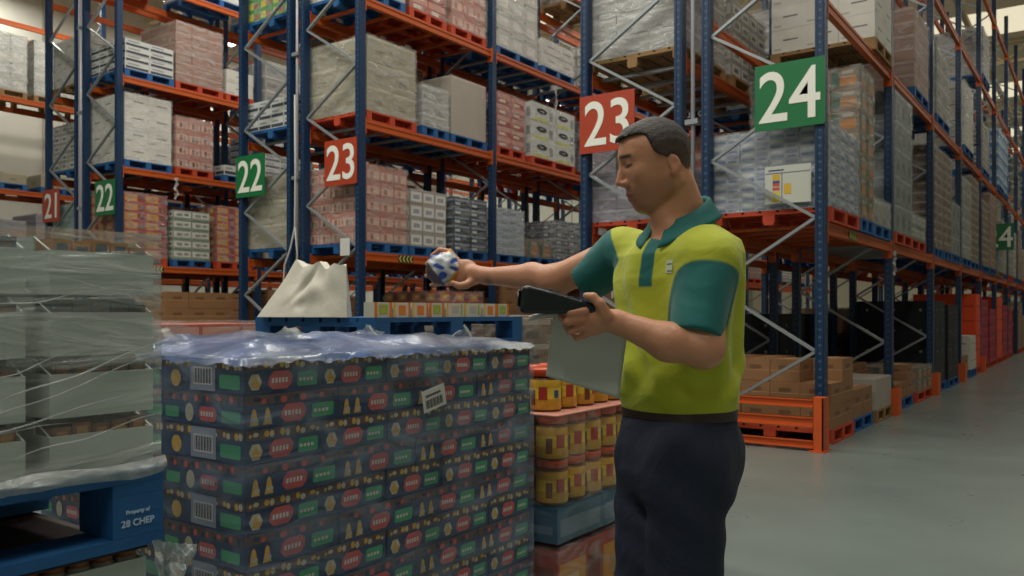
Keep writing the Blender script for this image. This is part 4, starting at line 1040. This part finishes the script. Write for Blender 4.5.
def body_sdf(P):
    d = head_sdf(P)
    n = seg(P, HW((-.026, 0, -.055)), NB, .051, .056)
    n = smin(n, seg(P, HW((-.040, 0, -.02)), C(690, 224, 2.17), .040, .050), .02)
    n = smin(n, seg(P, HW((.020, 0, -.070)), C(668, 226, 2.12), .030, .04), .03)
    d = smin(d, n, .018)
    tr = ell(P, (TO[0], TO[1], 1.33), (.11, .11, .20))
    tr = smin(tr, seg(P, SHL, SHR, .045, .045), .05)
    d = smin(d, tr, .02)
    d = smin(d, arms(P), .025)
    return d
def tone_mesh(name, V, F, mats, parent, cols=None, smooth_it=2):
    w = np.stack([CAM[0]+Fv[0]*V[:, 1]+Rv[0]*V[:, 0], CAM[1]+Fv[1]*V[:, 1]+Rv[1]*V[:, 0], V[:, 2]], -1)
    w -= np.array(parent.matrix_world.translation if False else MAN_LOC)
    # light Laplacian smoothing
    for _ in range(smooth_it):
        s = np.zeros_like(w); c = np.zeros(len(w))
        for k in range(4):
            a, b = F[:, k], F[:, (k+1) % 4]
            np.add.at(s, a, w[b]); np.add.at(c, a, 1)
        w = .5*w+.5*s/np.maximum(c, 1)[:, None]
    me = bpy.data.meshes.new(name)
    me.vertices.add(len(w)); me.vertices.foreach_set('co', w.astype(np.float32).ravel())
    me.loops.add(len(F)*4); me.loops.foreach_set('vertex_index', F.astype(np.int32).ravel())
    me.polygons.add(len(F)); me.polygons.foreach_set('loop_start', np.arange(0, len(F)*4, 4, dtype=np.int32))
    me.polygons.foreach_set('use_smooth', np.ones(len(F), bool))
    me.update(calc_edges=True); me.validate()
    me.materials.append(mats)
    if cols is not None:
        at = me.color_attributes.new('tone', 'FLOAT_COLOR', 'POINT')
        at.data.foreach_set('color', np.concatenate([cols, np.ones((len(cols), 1))], 1).astype(np.float32).ravel())
    return link(name, me, parent)
def attr_mat(name, rough, bump=0, bscale=60, sss=0, sheen=0, wave=False):
    m = bpy.data.materials.new(name); m.use_nodes = True; N = m.node_tree.nodes; L = m.node_tree.links; b = N['Principled BSDF']
    a = N.new('ShaderNodeAttribute'); a.attribute_name = 'tone'; L.new(a.outputs['Color'], b.inputs['Base Color'])
    b.inputs['Roughness'].default_value = rough
    if sss: b.inputs['Subsurface Weight'].default_value = sss; b.inputs['Subsurface Radius'].default_value = (.012, .005, .003); b.inputs['Subsurface Scale'].default_value = .6
    if sheen: b.inputs['Sheen Weight'].default_value = sheen
    if wave:
        tc0 = N.new('ShaderNodeTexCoord'); n0 = N.new('ShaderNodeTexNoise'); n0.inputs['Scale'].default_value = 4.2; n0.inputs['Detail'].default_value = 3; n0.inputs['Distortion'].default_value = 1.4
        L.new(tc0.outputs['Object'], n0.inputs['Vector']); b0 = N.new('ShaderNodeBump'); b0.inputs['Strength'].default_value = .38; b0.inputs['Distance'].default_value = .045; L.new(n0.outputs['Fac'], b0.inputs['Height'])
    if bump:
        tc = N.new('ShaderNodeTexCoord'); n2 = N.new('ShaderNodeTexNoise'); n2.inputs['Scale'].default_value = bscale; n2.inputs['Detail'].default_value = 4
        L.new(tc.outputs['Object'], n2.inputs['Vector']); bp = N.new('ShaderNodeBump'); bp.inputs['Strength'].default_value = bump; bp.inputs['Distance'].default_value = .004
        if wave: L.new(b0.outputs['Normal'], bp.inputs['Normal'])
        L.new(n2.outputs['Fac'], bp.inputs['Height']); L.new(bp.outputs['Normal'], b.inputs['Normal'])
    return m
rgb = lambda s: np.array(hx(s)[:3])
def sst(x, a, b): t = np.clip((x-a)/(b-a), 0, 1); return t*t*(3-2*t)
g = c2w(TO[0]+.02, TO[1], 0); MAN_LOC = np.array(g)
man = thing('person', 'person in yellow-green and teal polo shirt reaching over the packs with a scanner in hand', 'person', g)
# ---- skin
V, F = surf(body_sdf, (-.30, 1.80, 1.08), (.72, 2.85, 1.80), .0038)
p = HL(V); side = np.abs(p[:, 1])
col = np.tile(rgb('#c08868'), (len(V), 1))
def mixc(col, c, w): return col*(1-w[:, None])+rgb(c)*w[:, None]
inhead = sst(-head_sdf(V), -.012, -.002)
# beard shadow: jaw, chin, moustache
beard = sst(p[:, 2], -.022, -.040)*sst(p[:, 0], -.028, -.005)*(1-sst(-p[:, 2], .115, .135))
beard *= 1-np.exp(-((p[:, 0]-.05)/.03)**2-((side-.05)/.02)**2-((p[:, 2]+.025)/.02)**2)
mous = np.exp(-((p[:, 2]+.037)/.007)**2)*sst(p[:, 0], .07, .085)*(side < .026)
col = mixc(col, '#6e4c3a', np.clip(beard*.55+mous*.6, 0, .7)*inhead)
brow = np.exp(-((p[:, 2]-.045+.16*(side-.03))/.0042)**2)*sst(p[:, 0], .045, .06)*sst(side, .006, .012)*(1-sst(side, .050, .056))
col = mixc(col, '#2a1d16', np.clip(brow*1.2, 0, 1)*inhead)
lip = (np.exp(-((p[:, 2]+.053)/.009)**2)*sst(p[:, 0], .080, .088)*(1-sst(side, .018, .024)))
col = mixc(col, '#a05a50', lip*.7*inhead)
lash = np.exp(-((p[:, 2]-.019)/.0028)**2)*sst(p[:, 0], .066, .072)*sst(side, .016, .02)*(1-sst(side, .044, .05))
col = mixc(col, '#2a1c18', np.clip(lash*1.3, 0, 1)*inhead)
ear_ = np.exp(-((p[:, 0]+.022)/.025)**2-((p[:, 2]+.01)/.04)**2)*sst(side, .074, .08); col = mixc(col, '#b8705a', ear_*.5*inhead)
buzz = sst(p[:, 2], .0, .03)*(1-sst(p[:, 0], .0, .03)); col = mixc(col, '#4a3428', buzz*.7*inhead)
tat = np.exp(-(np.linalg.norm(V-C(489, 281, 2.565), axis=1)/.014)**2); col = mixc(col, '#4a3a36', tat*.7)
red = np.exp(-(np.linalg.norm(V-C(580, 322, 1.93), axis=1)/.03)**2); col = mixc(col, '#b86f55', red*.5)
tone_mesh('body', V, F, attr_mat('skin', .48, .25, 90, .12), man, col, 2)
# ---- eyes (downcast, mostly under the lids)
for s in (-1, 1):
    e = MB().lathe([(0.0001, -.0105), (.006, -.0086), (.0096, -.0042), (.0105, 0), (.0096, .0042), (.006, .0086), (.0001, .0105)], seg=14)
    me = e.mesh('eye', mat('eye_white', '#b8aea4', .2), True)
    q = HW((.0695, s*.030, .0225)); w_ = c2w(*q)
    link('eye', me, man, tuple(np.array(w_)-MAN_LOC))
# ---- hair
def hair_sdf(P):
    p = HL(P); q = p.copy(); q[:, 1] = np.abs(q[:, 1])
    d = cran_sdf(q)-.0055*sst(q[:, 2], -.03, .07)-.0015
    d = smin(d, seg(q, (-.040, .0, -.02), (-.042, .020, -.055), .041, .028)-.001, .02)
    d = smin(d, seg(q, (.052, 0, .098), (.040, .034, .094), .016, .015), .02)
    d = smin(d, seg(q, (.082, 0, .090), (.074, .025, .092), .008, .009), .012)
    d += .0008*np.sin(p[:, 1]*330+p[:, 0]*90)*np.sin(p[:, 0]*160+p[:, 2]*210)
    z = q[:, 2]
    gx = np.interp(z, [-.09, -.07, -.03, -.008, .004, .018, .026, .040, .082, .089, .094], [-.075, -.058, -.050, -.046, -.018, -.004, .010, .019, .026, .050, .13])
    cut = (q[:, 0]-gx)*.75
    d = smax(d, cut, .006)
    d = smax(d, -(z+.056)*.8, .010)
    # keep clear of the ear
    d = smax(d, -ell(q, (-.026, .078, -.010), (.019, .02, .029)), .004)
    return d
V, F = surf(hair_sdf, HC-np.array([.13, .11, .12]), HC+np.array([.13, .11, .16]), .0030)
p = HL(V); fade = sst(p[:, 2], -.02, .075)
col = rgb('#5a4335')*(1-fade[:, None])+rgb('#2b2019')*fade[:, None]
tone_mesh('hair', V, F, attr_mat('hair', .6, .9, 260), man, col, 1)
# ---- polo shirt
PZ = lambda y, t=2.15: CAM[2]+(HZ-y)/FPX*t
zk = np.array([PZ(y) for y in (420, 408, 392, 370, 345, 310, 280, 255, 242, 234, 226, 218)])
ak = np.array([.112, .122, .132, .137, .134, .130, .128, .118, .102, .084, .066, .052])
bk = np.array([.148, .154, .160, .164, .162, .166, .172, .172, .155, .120, .085, .06])
ok = np.array([.0, .0, .004, .005, .004, .002, .004, .0, -.012, -.022, -.030, -.034])
SA, SH = C(709, 266, 2.01), C(695, 337, 1.945)
RA, RH = C(622, 252, 2.30), C(588, 280, 2.40)
def torso(P):
    q = P[:, :2]-TO; x = q@EF; y = q@EL; z = P[:, 2]
    a = np.interp(z, zk[::1], ak); b = np.interp(z, zk, bk); o = np.interp(z, zk, ok)
    ang = np.arctan2(y/b, (x-o)/a)
    wr = .0055*np.sin(ang*9+z*13+2*np.sin(z*11+y*9))*sst(z, 1.05, 1.15)*(1-sst(z, 1.44, 1.50))+.0050*np.sin(ang*5-z*38+1.5*np.sin(ang*3))*(1-sst(z, 1.10, 1.2))*sst(z, 1.03, 1.07)
    k = ((np.abs((x-o)/a))**2.25+(np.abs(y/b))**2.25)**(1/2.25)
    d = (k-1)*np.minimum(a, b)*.92+wr
    d = smax(d, PZ(410)-z, .006)
    return smax(d, z-PZ(219), .01)
def sleeve(P, a, b, r1, r2, ph):
    ab = b-a; L = np.linalg.norm(ab); u = ab/L; t = (P-a)@u
    rad = np.linalg.norm(P-a-np.clip(t, 0, L)[:, None]*u, axis=1)
    d = rad-(r1+(r2-r1)*np.clip(t/L, 0, 1))
    d += .0034*np.sin(t*30+ph+P[:, 0]*55+P[:, 2]*25)*sst(t, .0, .05)
    return smax(d, t-L, .004)
def shirt_sdf(P):
    d = torso(P)
    d = smin(d, ell(P, C(704, 254, 2.03), (.070, .072, .050)), .04)
    d = smin(d, ell(P, C(636, 249, 2.26), (.066, .066, .050)), .035)
    d = smin(d, sleeve(P, SA, SH, .073, .062, 0), .028)
    d = smin(d, sleeve(P, RA, RH, .070, .064, 2), .028)
    # slope from neck to shoulder
    d = smin(d, seg(P, C(695, 238, 2.13), C(712, 250, 2.05), .040, .045), .04)
    return d
V, F = surf(shirt_sdf, (.12, 1.80, .99), (.72, 2.50, 1.56), .0036)
q = V[:, :2]-TO; x_, y_ = q@EF, q@EL
col = np.tile(rgb('#aeb524'), (len(V), 1))
tealn = 1-sst(seg(V, C(707, 288, 1.985), C(695, 345, 1.94), .081, .090), -.003, .003)
tealn *= 1-sst((V-SA)@((SH-SA)/np.linalg.norm(SH-SA)), np.linalg.norm(SH-SA)+.004, np.linalg.norm(SH-SA)+.008)
uf = np.array([-.80, .38, -.46]); tealf = sst((V-C(619, 246, 2.27))@uf, -.002, .002)*(1-sst(seg(V, RA, RH, .11, .11), -.002, .002))
zb = PZ(287, 2.07)
plk = (1-sst(np.abs(y_-.002), .0165, .0195))*sst(V[:, 2], zb-.002, zb+.002)*(x_ > 0)
col = mixc(col, '#00615e', np.clip(tealn+tealf+plk, 0, 1))
SHIRT = attr_mat('polo_fabric', .8, .3, 420, sheen=.15, wave=True)
tone_mesh('polo_shirt', V, F, SHIRT, man, col, 2)
# collar: stand and falling leaf, lower at the front, open at the throat
TEAL = mat('collar_teal', '#005c58', .8)
def ring_pt(th, rad, z):     # th measured from the back of the neck
    f_, l_ = -math.cos(th), math.sin(th)
    cx = TO+EF*(-.012)+EL*(.0)
    r2 = cx+EF*(f_*rad*1.12)+EL*(l_*rad)
    return (r2[0], r2[1], z)
m = MB(); NT = 56; prof = [(.058, -.010), (.060, .006), (.063, .014), (.069, .013), (.078, -.004), (.092, -.024), (.100, -.032)]
lim = math.radians(166)
for i in range(NT+1):
    th = -lim+2*lim*i/NT; fr = (1-math.cos(th))/2
    tip = max(0, (abs(th)-math.radians(120))/math.radians(46))
    zc = PZ(199)-.080*fr**1.2
    for (r_, dz) in prof:
        k = max(0, (r_-.069)/.031)
        rr_ = r_+tip*k*.012+.006*fr; zz = zc+dz-k*tip*.022
        m.v.append(c2w(*ring_pt(th, rr_, zz)))
K = len(prof)
for i in range(NT):
    for j in range(K-1): a = i*K+j; m.f.append((a, a+K, a+K+1, a+1)); m.m.append(0)
m.v = [tuple(np.array(v)-MAN_LOC) for v in m.v]
o = m.build('collar', TEAL, man, smooth=True); so = o.modifiers.new('s', 'SOLIDIFY'); so.thickness = .004
o['label'] = 'teal collar'
# chest emblem
m = MB()
def on_chest(y, z):
    lo_, hi_ = .0, .22
    P_ = np.array([[*(TO+EF*t+EL*y), z] for t in np.linspace(.0, .22, 300)]); d = shirt_sdf(P_); k = np.where(d > 0)[0][0]
    r = TO+EF*(P_.shape[0] and np.linspace(.0, .22, 300)[k]+.0015)+EL*y; return tuple(np.array(c2w(r[0], r[1], z))-MAN_LOC)
zc = PZ(268, 2.05)
def patch(y0, y1, z0, z1, mi, off=0):
    n = 4
    for i in range(n):
        for j in range(n):
            ys = (y0+(y1-y0)*i/n, y0+(y1-y0)*(i+1)/n); zs = (z0+(z1-z0)*j/n, z0+(z1-z0)*(j+1)/n)
            m.poly([on_chest(ys[0], zs[0]), on_chest(ys[1], zs[0]), on_chest(ys[1], zs[1]), on_chest(ys[0], zs[1])], mi)
patch(.058, .082, zc-.014, zc+.018, 0)
m.v = [tuple(v) for v in m.v]
o = m.build('chest_emblem', [mat('emblem_white', '#c3cbb0', .7)], man); o['label'] = 'small white emblem'
m = MB(); patch(.060, .078, zc+.006, zc+.010, 0); patch(.062, .080, zc-.011, zc-.007, 0)
m.v = [tuple(np.array(v)+np.array([-.001, -.001, 0])*1.0) for v in m.v]
m.build('emblem_mark', [mat('emblem_green', '#5d7d5a', .7)], o)
# ---- trousers, belt, shoes
HKL, KNL, ANL = C(688, 462, 2.07), C(682, 622, 2.07), C(686, 778, 2.09)
HKR, KNR, ANR = C(656, 462, 2.22), C(648, 610, 2.17), C(652, 752, 2.20)
tz = np.array([PZ(y) for y in (500, 470, 445, 425, 405)]); ta = np.array([.120, .133, .134, .124, .112]); tb = np.array([.142, .156, .160, .155, .147])
def trousers(P):
    q = P[:, :2]-TO; x = q@EF; y = q@EL; z = P[:, 2]
    a = np.interp(z, tz, ta); b = np.interp(z, tz, tb)
    d = (((np.abs(x/a))**2.3+(np.abs(y/b))**2.3)**(1/2.3)-1)*np.minimum(a, b)*.9
    d = smax(d, z-PZ(406), .006); d = smax(d, PZ(500)-z, .04)
    l1 = smin(seg(P, HKL, KNL, .104, .090), seg(P, KNL, ANL, .088, .082), .03)
    l2 = smin(seg(P, HKR, KNR, .106, .090), seg(P, KNR, ANR, .088, .082), .03)
    l = np.minimum(l1, l2)
    l += .006*np.sin(z*30+P[:, 0]*35+2*np.sin(z*9))*np.sin(z*11+2)+.003*np.sin(z*80+P[:, 0]*50)*sst(-z, -.35, -.05)
    d = smin(d, l, .035)
    d = smin(d, ell(P, C(722, 452, 2.17), (.050, .06, .080)), .05)     # seat
    pk = ell(P, C(700, 447, 2.0), (.035, .02, .045))
    return smax(d, .075-z, .006)
V, F = surf(trousers, (.12, 1.80, .04), (.72, 2.50, 1.05), .0065)
x_ = V[:, 0]
tone_mesh('trousers', V, F, attr_mat('trouser_cloth', .85, .3, 240, wave=True), man, np.tile(rgb('#161f33'), (len(V), 1)), 2)
m = MB(); n = 64
for i in range(n):
    th = 2*math.pi*i/n; cs, sn = math.cos(th), math.sin(th)
    for r_, z in ((1.0, PZ(416)), (1.03, PZ(416)), (1.03, PZ(402)), (1.0, PZ(402))):
        e = 2/2.3; X_ = .117*r_*math.copysign(abs(cs)**e, cs); Y_ = .150*r_*math.copysign(abs(sn)**e, sn)
        r2 = TO+EF*X_+EL*Y_; m.v.append(tuple(np.array(c2w(r2[0], r2[1], z))-MAN_LOC))
for i in range(n):
    for j in range(4): m.f.append((i*4+j, ((i+1) % n)*4+j, ((i+1) % n)*4+(j+1) % 4, i*4+(j+1) % 4)); m.m.append(0)
m.build('belt', mat('belt_leather', '#2a1a17', .4), man, smooth=False)
for A_, s in ((ANL, 0), (ANR, 1)):
    def shoe(P, A_=A_):
        c = np.array([A_[0], A_[1]]); q = P[:, :2]-c; x = q@EF; y = q@EL; z = P[:, 2]
        p = np.stack([x, y, z], -1)
        d = smin(seg(p, (-.04, 0, .045), (.14, .0, .038), .042, .036), seg(p, (-.02, 0, .06), (0, 0, .12), .046, .05), .03)
        return smax(d, -z, .004)
    lo = np.array([A_[0]-.26, A_[1]-.26, -.01]); hi = np.array([A_[0]+.26, A_[1]+.26, .2])
    V, F = surf(shoe, lo, hi, .007); tone_mesh('shoe', V, F, attr_mat('shoe', .5), man, np.tile(rgb('#1b1b1d'), (len(V), 1)), 1)

# ---- what he holds
# handheld scanner (top-level)
SCA, SCB = C(523, 299, 1.945), C(601, 309, 1.955)
t0 = c2w(*SCA); sc = thing('barcode_scanner', 'black handheld barcode scanner gripped in the worker\'s near hand', 'scanner', t0)
ax = SCB-SCA; Ls = np.linalg.norm(ax); ax /= Ls; dep = np.array([0, 1.0, 0]); upv = np.cross(dep, ax); upv = -upv if upv[2] < 0 else upv
def scn(P):
    q = P-SCA; x = q@ax; y = q@dep; z = q@upv
    hz = np.interp(x/Ls, [-.05, .05, .35, .7, 1.0], [.030, .033, .026, .016, .013]); hy = np.interp(x/Ls, [0, .3, .7, 1], [.036, .036, .026, .022])
    zo = np.interp(x/Ls, [0, 1], [.0, -.002])
    dx = np.maximum(-.008-x, x-Ls)
    return smax(smax(np.abs(z-zo)-hz, np.abs(y)-hy, .012), dx, .012)
V, F = surf(scn, SCA-np.array([.06, .07, .07]), SCB+np.array([.06, .07, .07]), .0028)
def held(name, V, F, m_, root, base, cols):
    global MAN_LOC
    keep = MAN_LOC; MAN_LOC = np.array(base); o = tone_mesh(name, V, F, m_, root, cols, 1); MAN_LOC = keep; return o
held('scanner_body', V, F, attr_mat('scanner_plastic', .32), sc, t0, np.tile(rgb('#10181d'), (len(V), 1)))
def sbox(name, x0, x1, y0, y1, z0, z1, m_):
    m = MB()
    for x in (x0, x1):
        for y in (y0, y1):
            for z in (z0, z1): pass
    P8 = [(x0,y0,z0),(x1,y0,z0),(x1,y1,z0),(x0,y1,z0),(x0,y0,z1),(x1,y0,z1),(x1,y1,z1),(x0,y1,z1)]
    base = np.array(t0)
    for a, b, c in P8: m.v.append(tuple(np.array(c2w(*(SCA+ax*a+dep*b+upv*c)))-base))
    for q in ((0,3,2,1),(4,5,6,7),(0,1,5,4),(1,2,6,5),(2,3,7,6),(3,0,4,7)): m.f.append(q); m.m.append(0)
    return m.build(name, m_, sc, bevel=.001)
sbox('display', .030, .085, -.022, .022, .0270, .0300, mat('display_grey', '#4f5d62', .15))
for k in range(4):
    for j in range(3): sbox('key', .096+k*.013, .104+k*.013, -.016+j*.012, -.007+j*.012, .0185-.0035*k*.5, .0225-.0035*k*.5, mat('key_grey', '#3a4448', .5))
sbox('scan_window', -.0125, -.0085, -.026, .026, -.018, .018, mat('scan_glass', '#1a0808', .1))
# papers hanging below the hand
TL, TR, BR, BL = C(553, 316, 1.985), C(628, 322, 2.00), C(618, 398, 2.03), C(546, 376, 2.01)
base = c2w(*TL); m = MB(); nu, nv = 20, 26
for j in range(nv+1):
    v = j/nv
    for i in range(nu+1):
        u = i/nu
        if v < .22:   # part folded over the far side and curling up on the left
            w_ = v/.22; P_ = TL*(1-u)+TR*u; a = math.pi*(1-w_)
            lx = -.055*(1-u)*(1-w_)**1.0
            P_ = P_+np.array([lx, .014*math.sin(a)*1.0+.0, .010*math.sin(a)+.012*(1-w_)*(1-u)])
        else:
            w_ = (v-.22)/.78; P_ = (TL*(1-u)+TR*u)*(1-w_)+(BL*(1-u)+BR*u)*w_
            P_ = P_+np.array([0, .010*math.sin(u*3.1)*w_+.006*math.sin(w_*3), 0])
        m.v.append(tuple(np.array(c2w(*P_))-np.array(base)))
for j in range(nv):
    for i in range(nu): a = j*(nu+1)+i; m.f.append((a, a+1, a+nu+2, a+nu+1)); m.m.append(0)
mc = MB(); nc, na = 10, 12
for i in range(nc+1):
    for j in range(na+1):
        u = i/nc; a = math.pi*1.15*j/na
        P_ = C(560-31*u, 314.5+4.0*u*u, 1.975)
        P_ = P_+np.array([0, -.016*math.cos(a)*(1-.3*u)+.01, .013*math.sin(a)*(1-.25*u)-.003])
        mc.v.append(tuple(np.array(c2w(*P_))-np.array(base)))
for i in range(nc):
    for j in range(na): a = i*(na+1)+j; mc.f.append((a, a+1, a+na+2, a+na+1)); mc.m.append(0)
pt = thing('paper_sheets', 'white paper sheets hanging from the worker\'s near hand under the scanner', 'paper', base)
o = m.build('front_sheet', mat('paper', '#b9bdb6', .8), pt, smooth=True); so = o.modifiers.new('s', 'SOLIDIFY'); so.thickness = .0008
o = mc.build('curled_corner', mat('paper_bright', '#cfd0c8', .8), pt, smooth=True); so = o.modifiers.new('s', 'SOLIDIFY'); so.thickness = .0012
m2 = MB(); m2.v = [(v[0]+Fv[0]*.004+Rv[0]*.003, v[1]+Fv[1]*.004+Rv[1]*.003, v[2]-.002) for v in m.v]; m2.f = m.f; m2.m = m.m
o = m2.build('back_sheet', mat('paper_back', '#aeb2ab', .8), pt, smooth=True); so = o.modifiers.new('s', 'SOLIDIFY'); so.thickness = .0008
# roundish snack bag in the outstretched hand
BC = C(443, 269, 2.635)
def bag(P):
    q = P-BC; d = ell(P, BC, (.056, .042, .052))
    d = smin(d, seg(P, BC+np.array([.02, 0, .03]), BC+np.array([.022, .004, .060]), .018, .006), .015)
    return d+.0022*np.sin(q[:, 0]*150+q[:, 2]*90)*np.sin(q[:, 2]*140-q[:, 0]*60)
V, F = surf(bag, BC-.08, BC+.08, .0028)
q = V-BC
col = np.tile(rgb('#b4bcc4'), (len(V), 1))
s1 = np.sin(q[:, 0]*95+3*np.sin(q[:, 2]*75)+1.2)*np.sin(q[:, 2]*85-q[:, 0]*50+.6)
col = mixc(col, '#27489a', sst(s1, .10, .28)); 
col = mixc(col, '#d8dde0', sst(-s1, .45, .6))
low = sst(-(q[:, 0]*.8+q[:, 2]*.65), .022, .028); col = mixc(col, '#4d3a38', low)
col = mixc(col, '#c98f1c', sst(q[:, 2], .050, .054)+sst(q[:, 0]-q[:, 2]*.9, .050, .055)*(1-low))
base = c2w(*BC); bg = thing('snack_bag', 'small round blue and white packet held out in the far hand', 'packet', base)
held('packet', V, F, attr_mat('foil_print', .28, .4, 120), bg, base, np.clip(col, 0, 1))
LP=175;LPC=240;EXPO=-0.12
# ------------------------------------------------------------------ lights
LAMP = mat('lamp_glow', '#f2efe2', emit=6)
HOUS = mat('lamp_housing', '#8a8c8e', .4, .6)
li = 0
AIS = {'the aisle right of the 24 sign': -3.6, 'the aisle just left of the worker': 4.35, 'the aisle with the green signs': 10.5, 'aisle by the far wall': 16.6, 'the pale wall, added to brighten it': 21.0}  # the last row is an added helper that brightens the left wall
def area(loc, sx, sy, power, col=(1, .97, .9), rot=(0,0,0), spread=3.14):
    l = bpy.data.lights.new('area_light', 'AREA'); l.shape = 'RECTANGLE'; l.size = sx; l.size_y = sy; l.energy = power; l.color = col
    o = bpy.data.objects.new('area_light', l); COL.objects.link(o); o.location = loc; o.rotation_euler = rot; return o
for nm, y in AIS.items():
    for k in range(6 if y < 18 else 3):
        x = 1.5+k*6.5
        t = thing('ceiling_lamp', f'{ORD[k]} long ceiling lamp over {nm}', 'lamp', (x, y, CZ-1.25))
        MB().box(-.8, .8, -.14, .14, .03, .12).build('housing', HOUS, t)
        MB().box(-.76, .76, -.11, .11, .005, .029).build('diffuser', LAMP, t)
        MB().bar((-.5, 0, .12), (-.5, 0, .38), .01, .01).bar((.5, 0, .12), (.5, 0, .38), .01, .01).build('hanger', HOUS, t)
        area((x, y, CZ-1.27), 1.5, .22, LP*(.4 if y < 0 else 1))
for k, (x, y) in enumerate(((-4, 9.5), (-4, 5.5), (-4, 1.5), (-4, -2.5), (-9, 6), (-9, 1), (-12, -4))):
    t = thing('ceiling_lamp', f'{ORD[k]} long ceiling lamp over the cross aisle', 'lamp', (x, y, CZ-1.25), math.pi/2)
    MB().box(-.8, .8, -.14, .14, .03, .12).build('housing', HOUS, t)
    MB().box(-.76, .76, -.11, .11, .005, .029).build('diffuser', LAMP, t)
    MB().bar((-.5, 0, .12), (-.5, 0, .38), .01, .01).bar((.5, 0, .12), (.5, 0, .38), .01, .01).build('hanger', HOUS, t)
    area((x, y, CZ-1.27), .5, 3.0, LPC)
w = bpy.data.worlds.new('world'); SC.world = w; w.use_nodes = True
w.node_tree.nodes['Background'].inputs[0].default_value = (.55, .62, .62, 1); w.node_tree.nodes['Background'].inputs[1].default_value = .3
# ------------------------------------------------------------------ camera
cam = bpy.data.cameras.new('camera'); co = bpy.data.objects.new('camera', cam); COL.objects.link(co); SC.camera = co
cam.sensor_width = 36; cam.lens = FPX/1024*36; cam.shift_y = (HZ-288)/1024; cam.clip_start = .05; cam.clip_end = 200
co.location = CAM; co.rotation_euler = (math.pi/2, 0, math.atan2(-Fv[0], Fv[1]))
cam.dof.use_dof = True; cam.dof.focus_distance = 2.5; cam.dof.aperture_fstop = 7.0
SC.view_settings.view_transform = 'Standard'; SC.view_settings.look = 'None'; SC.view_settings.gamma = 1
SC.view_settings.exposure = EXPO; SC.view_settings.use_curve_mapping = False
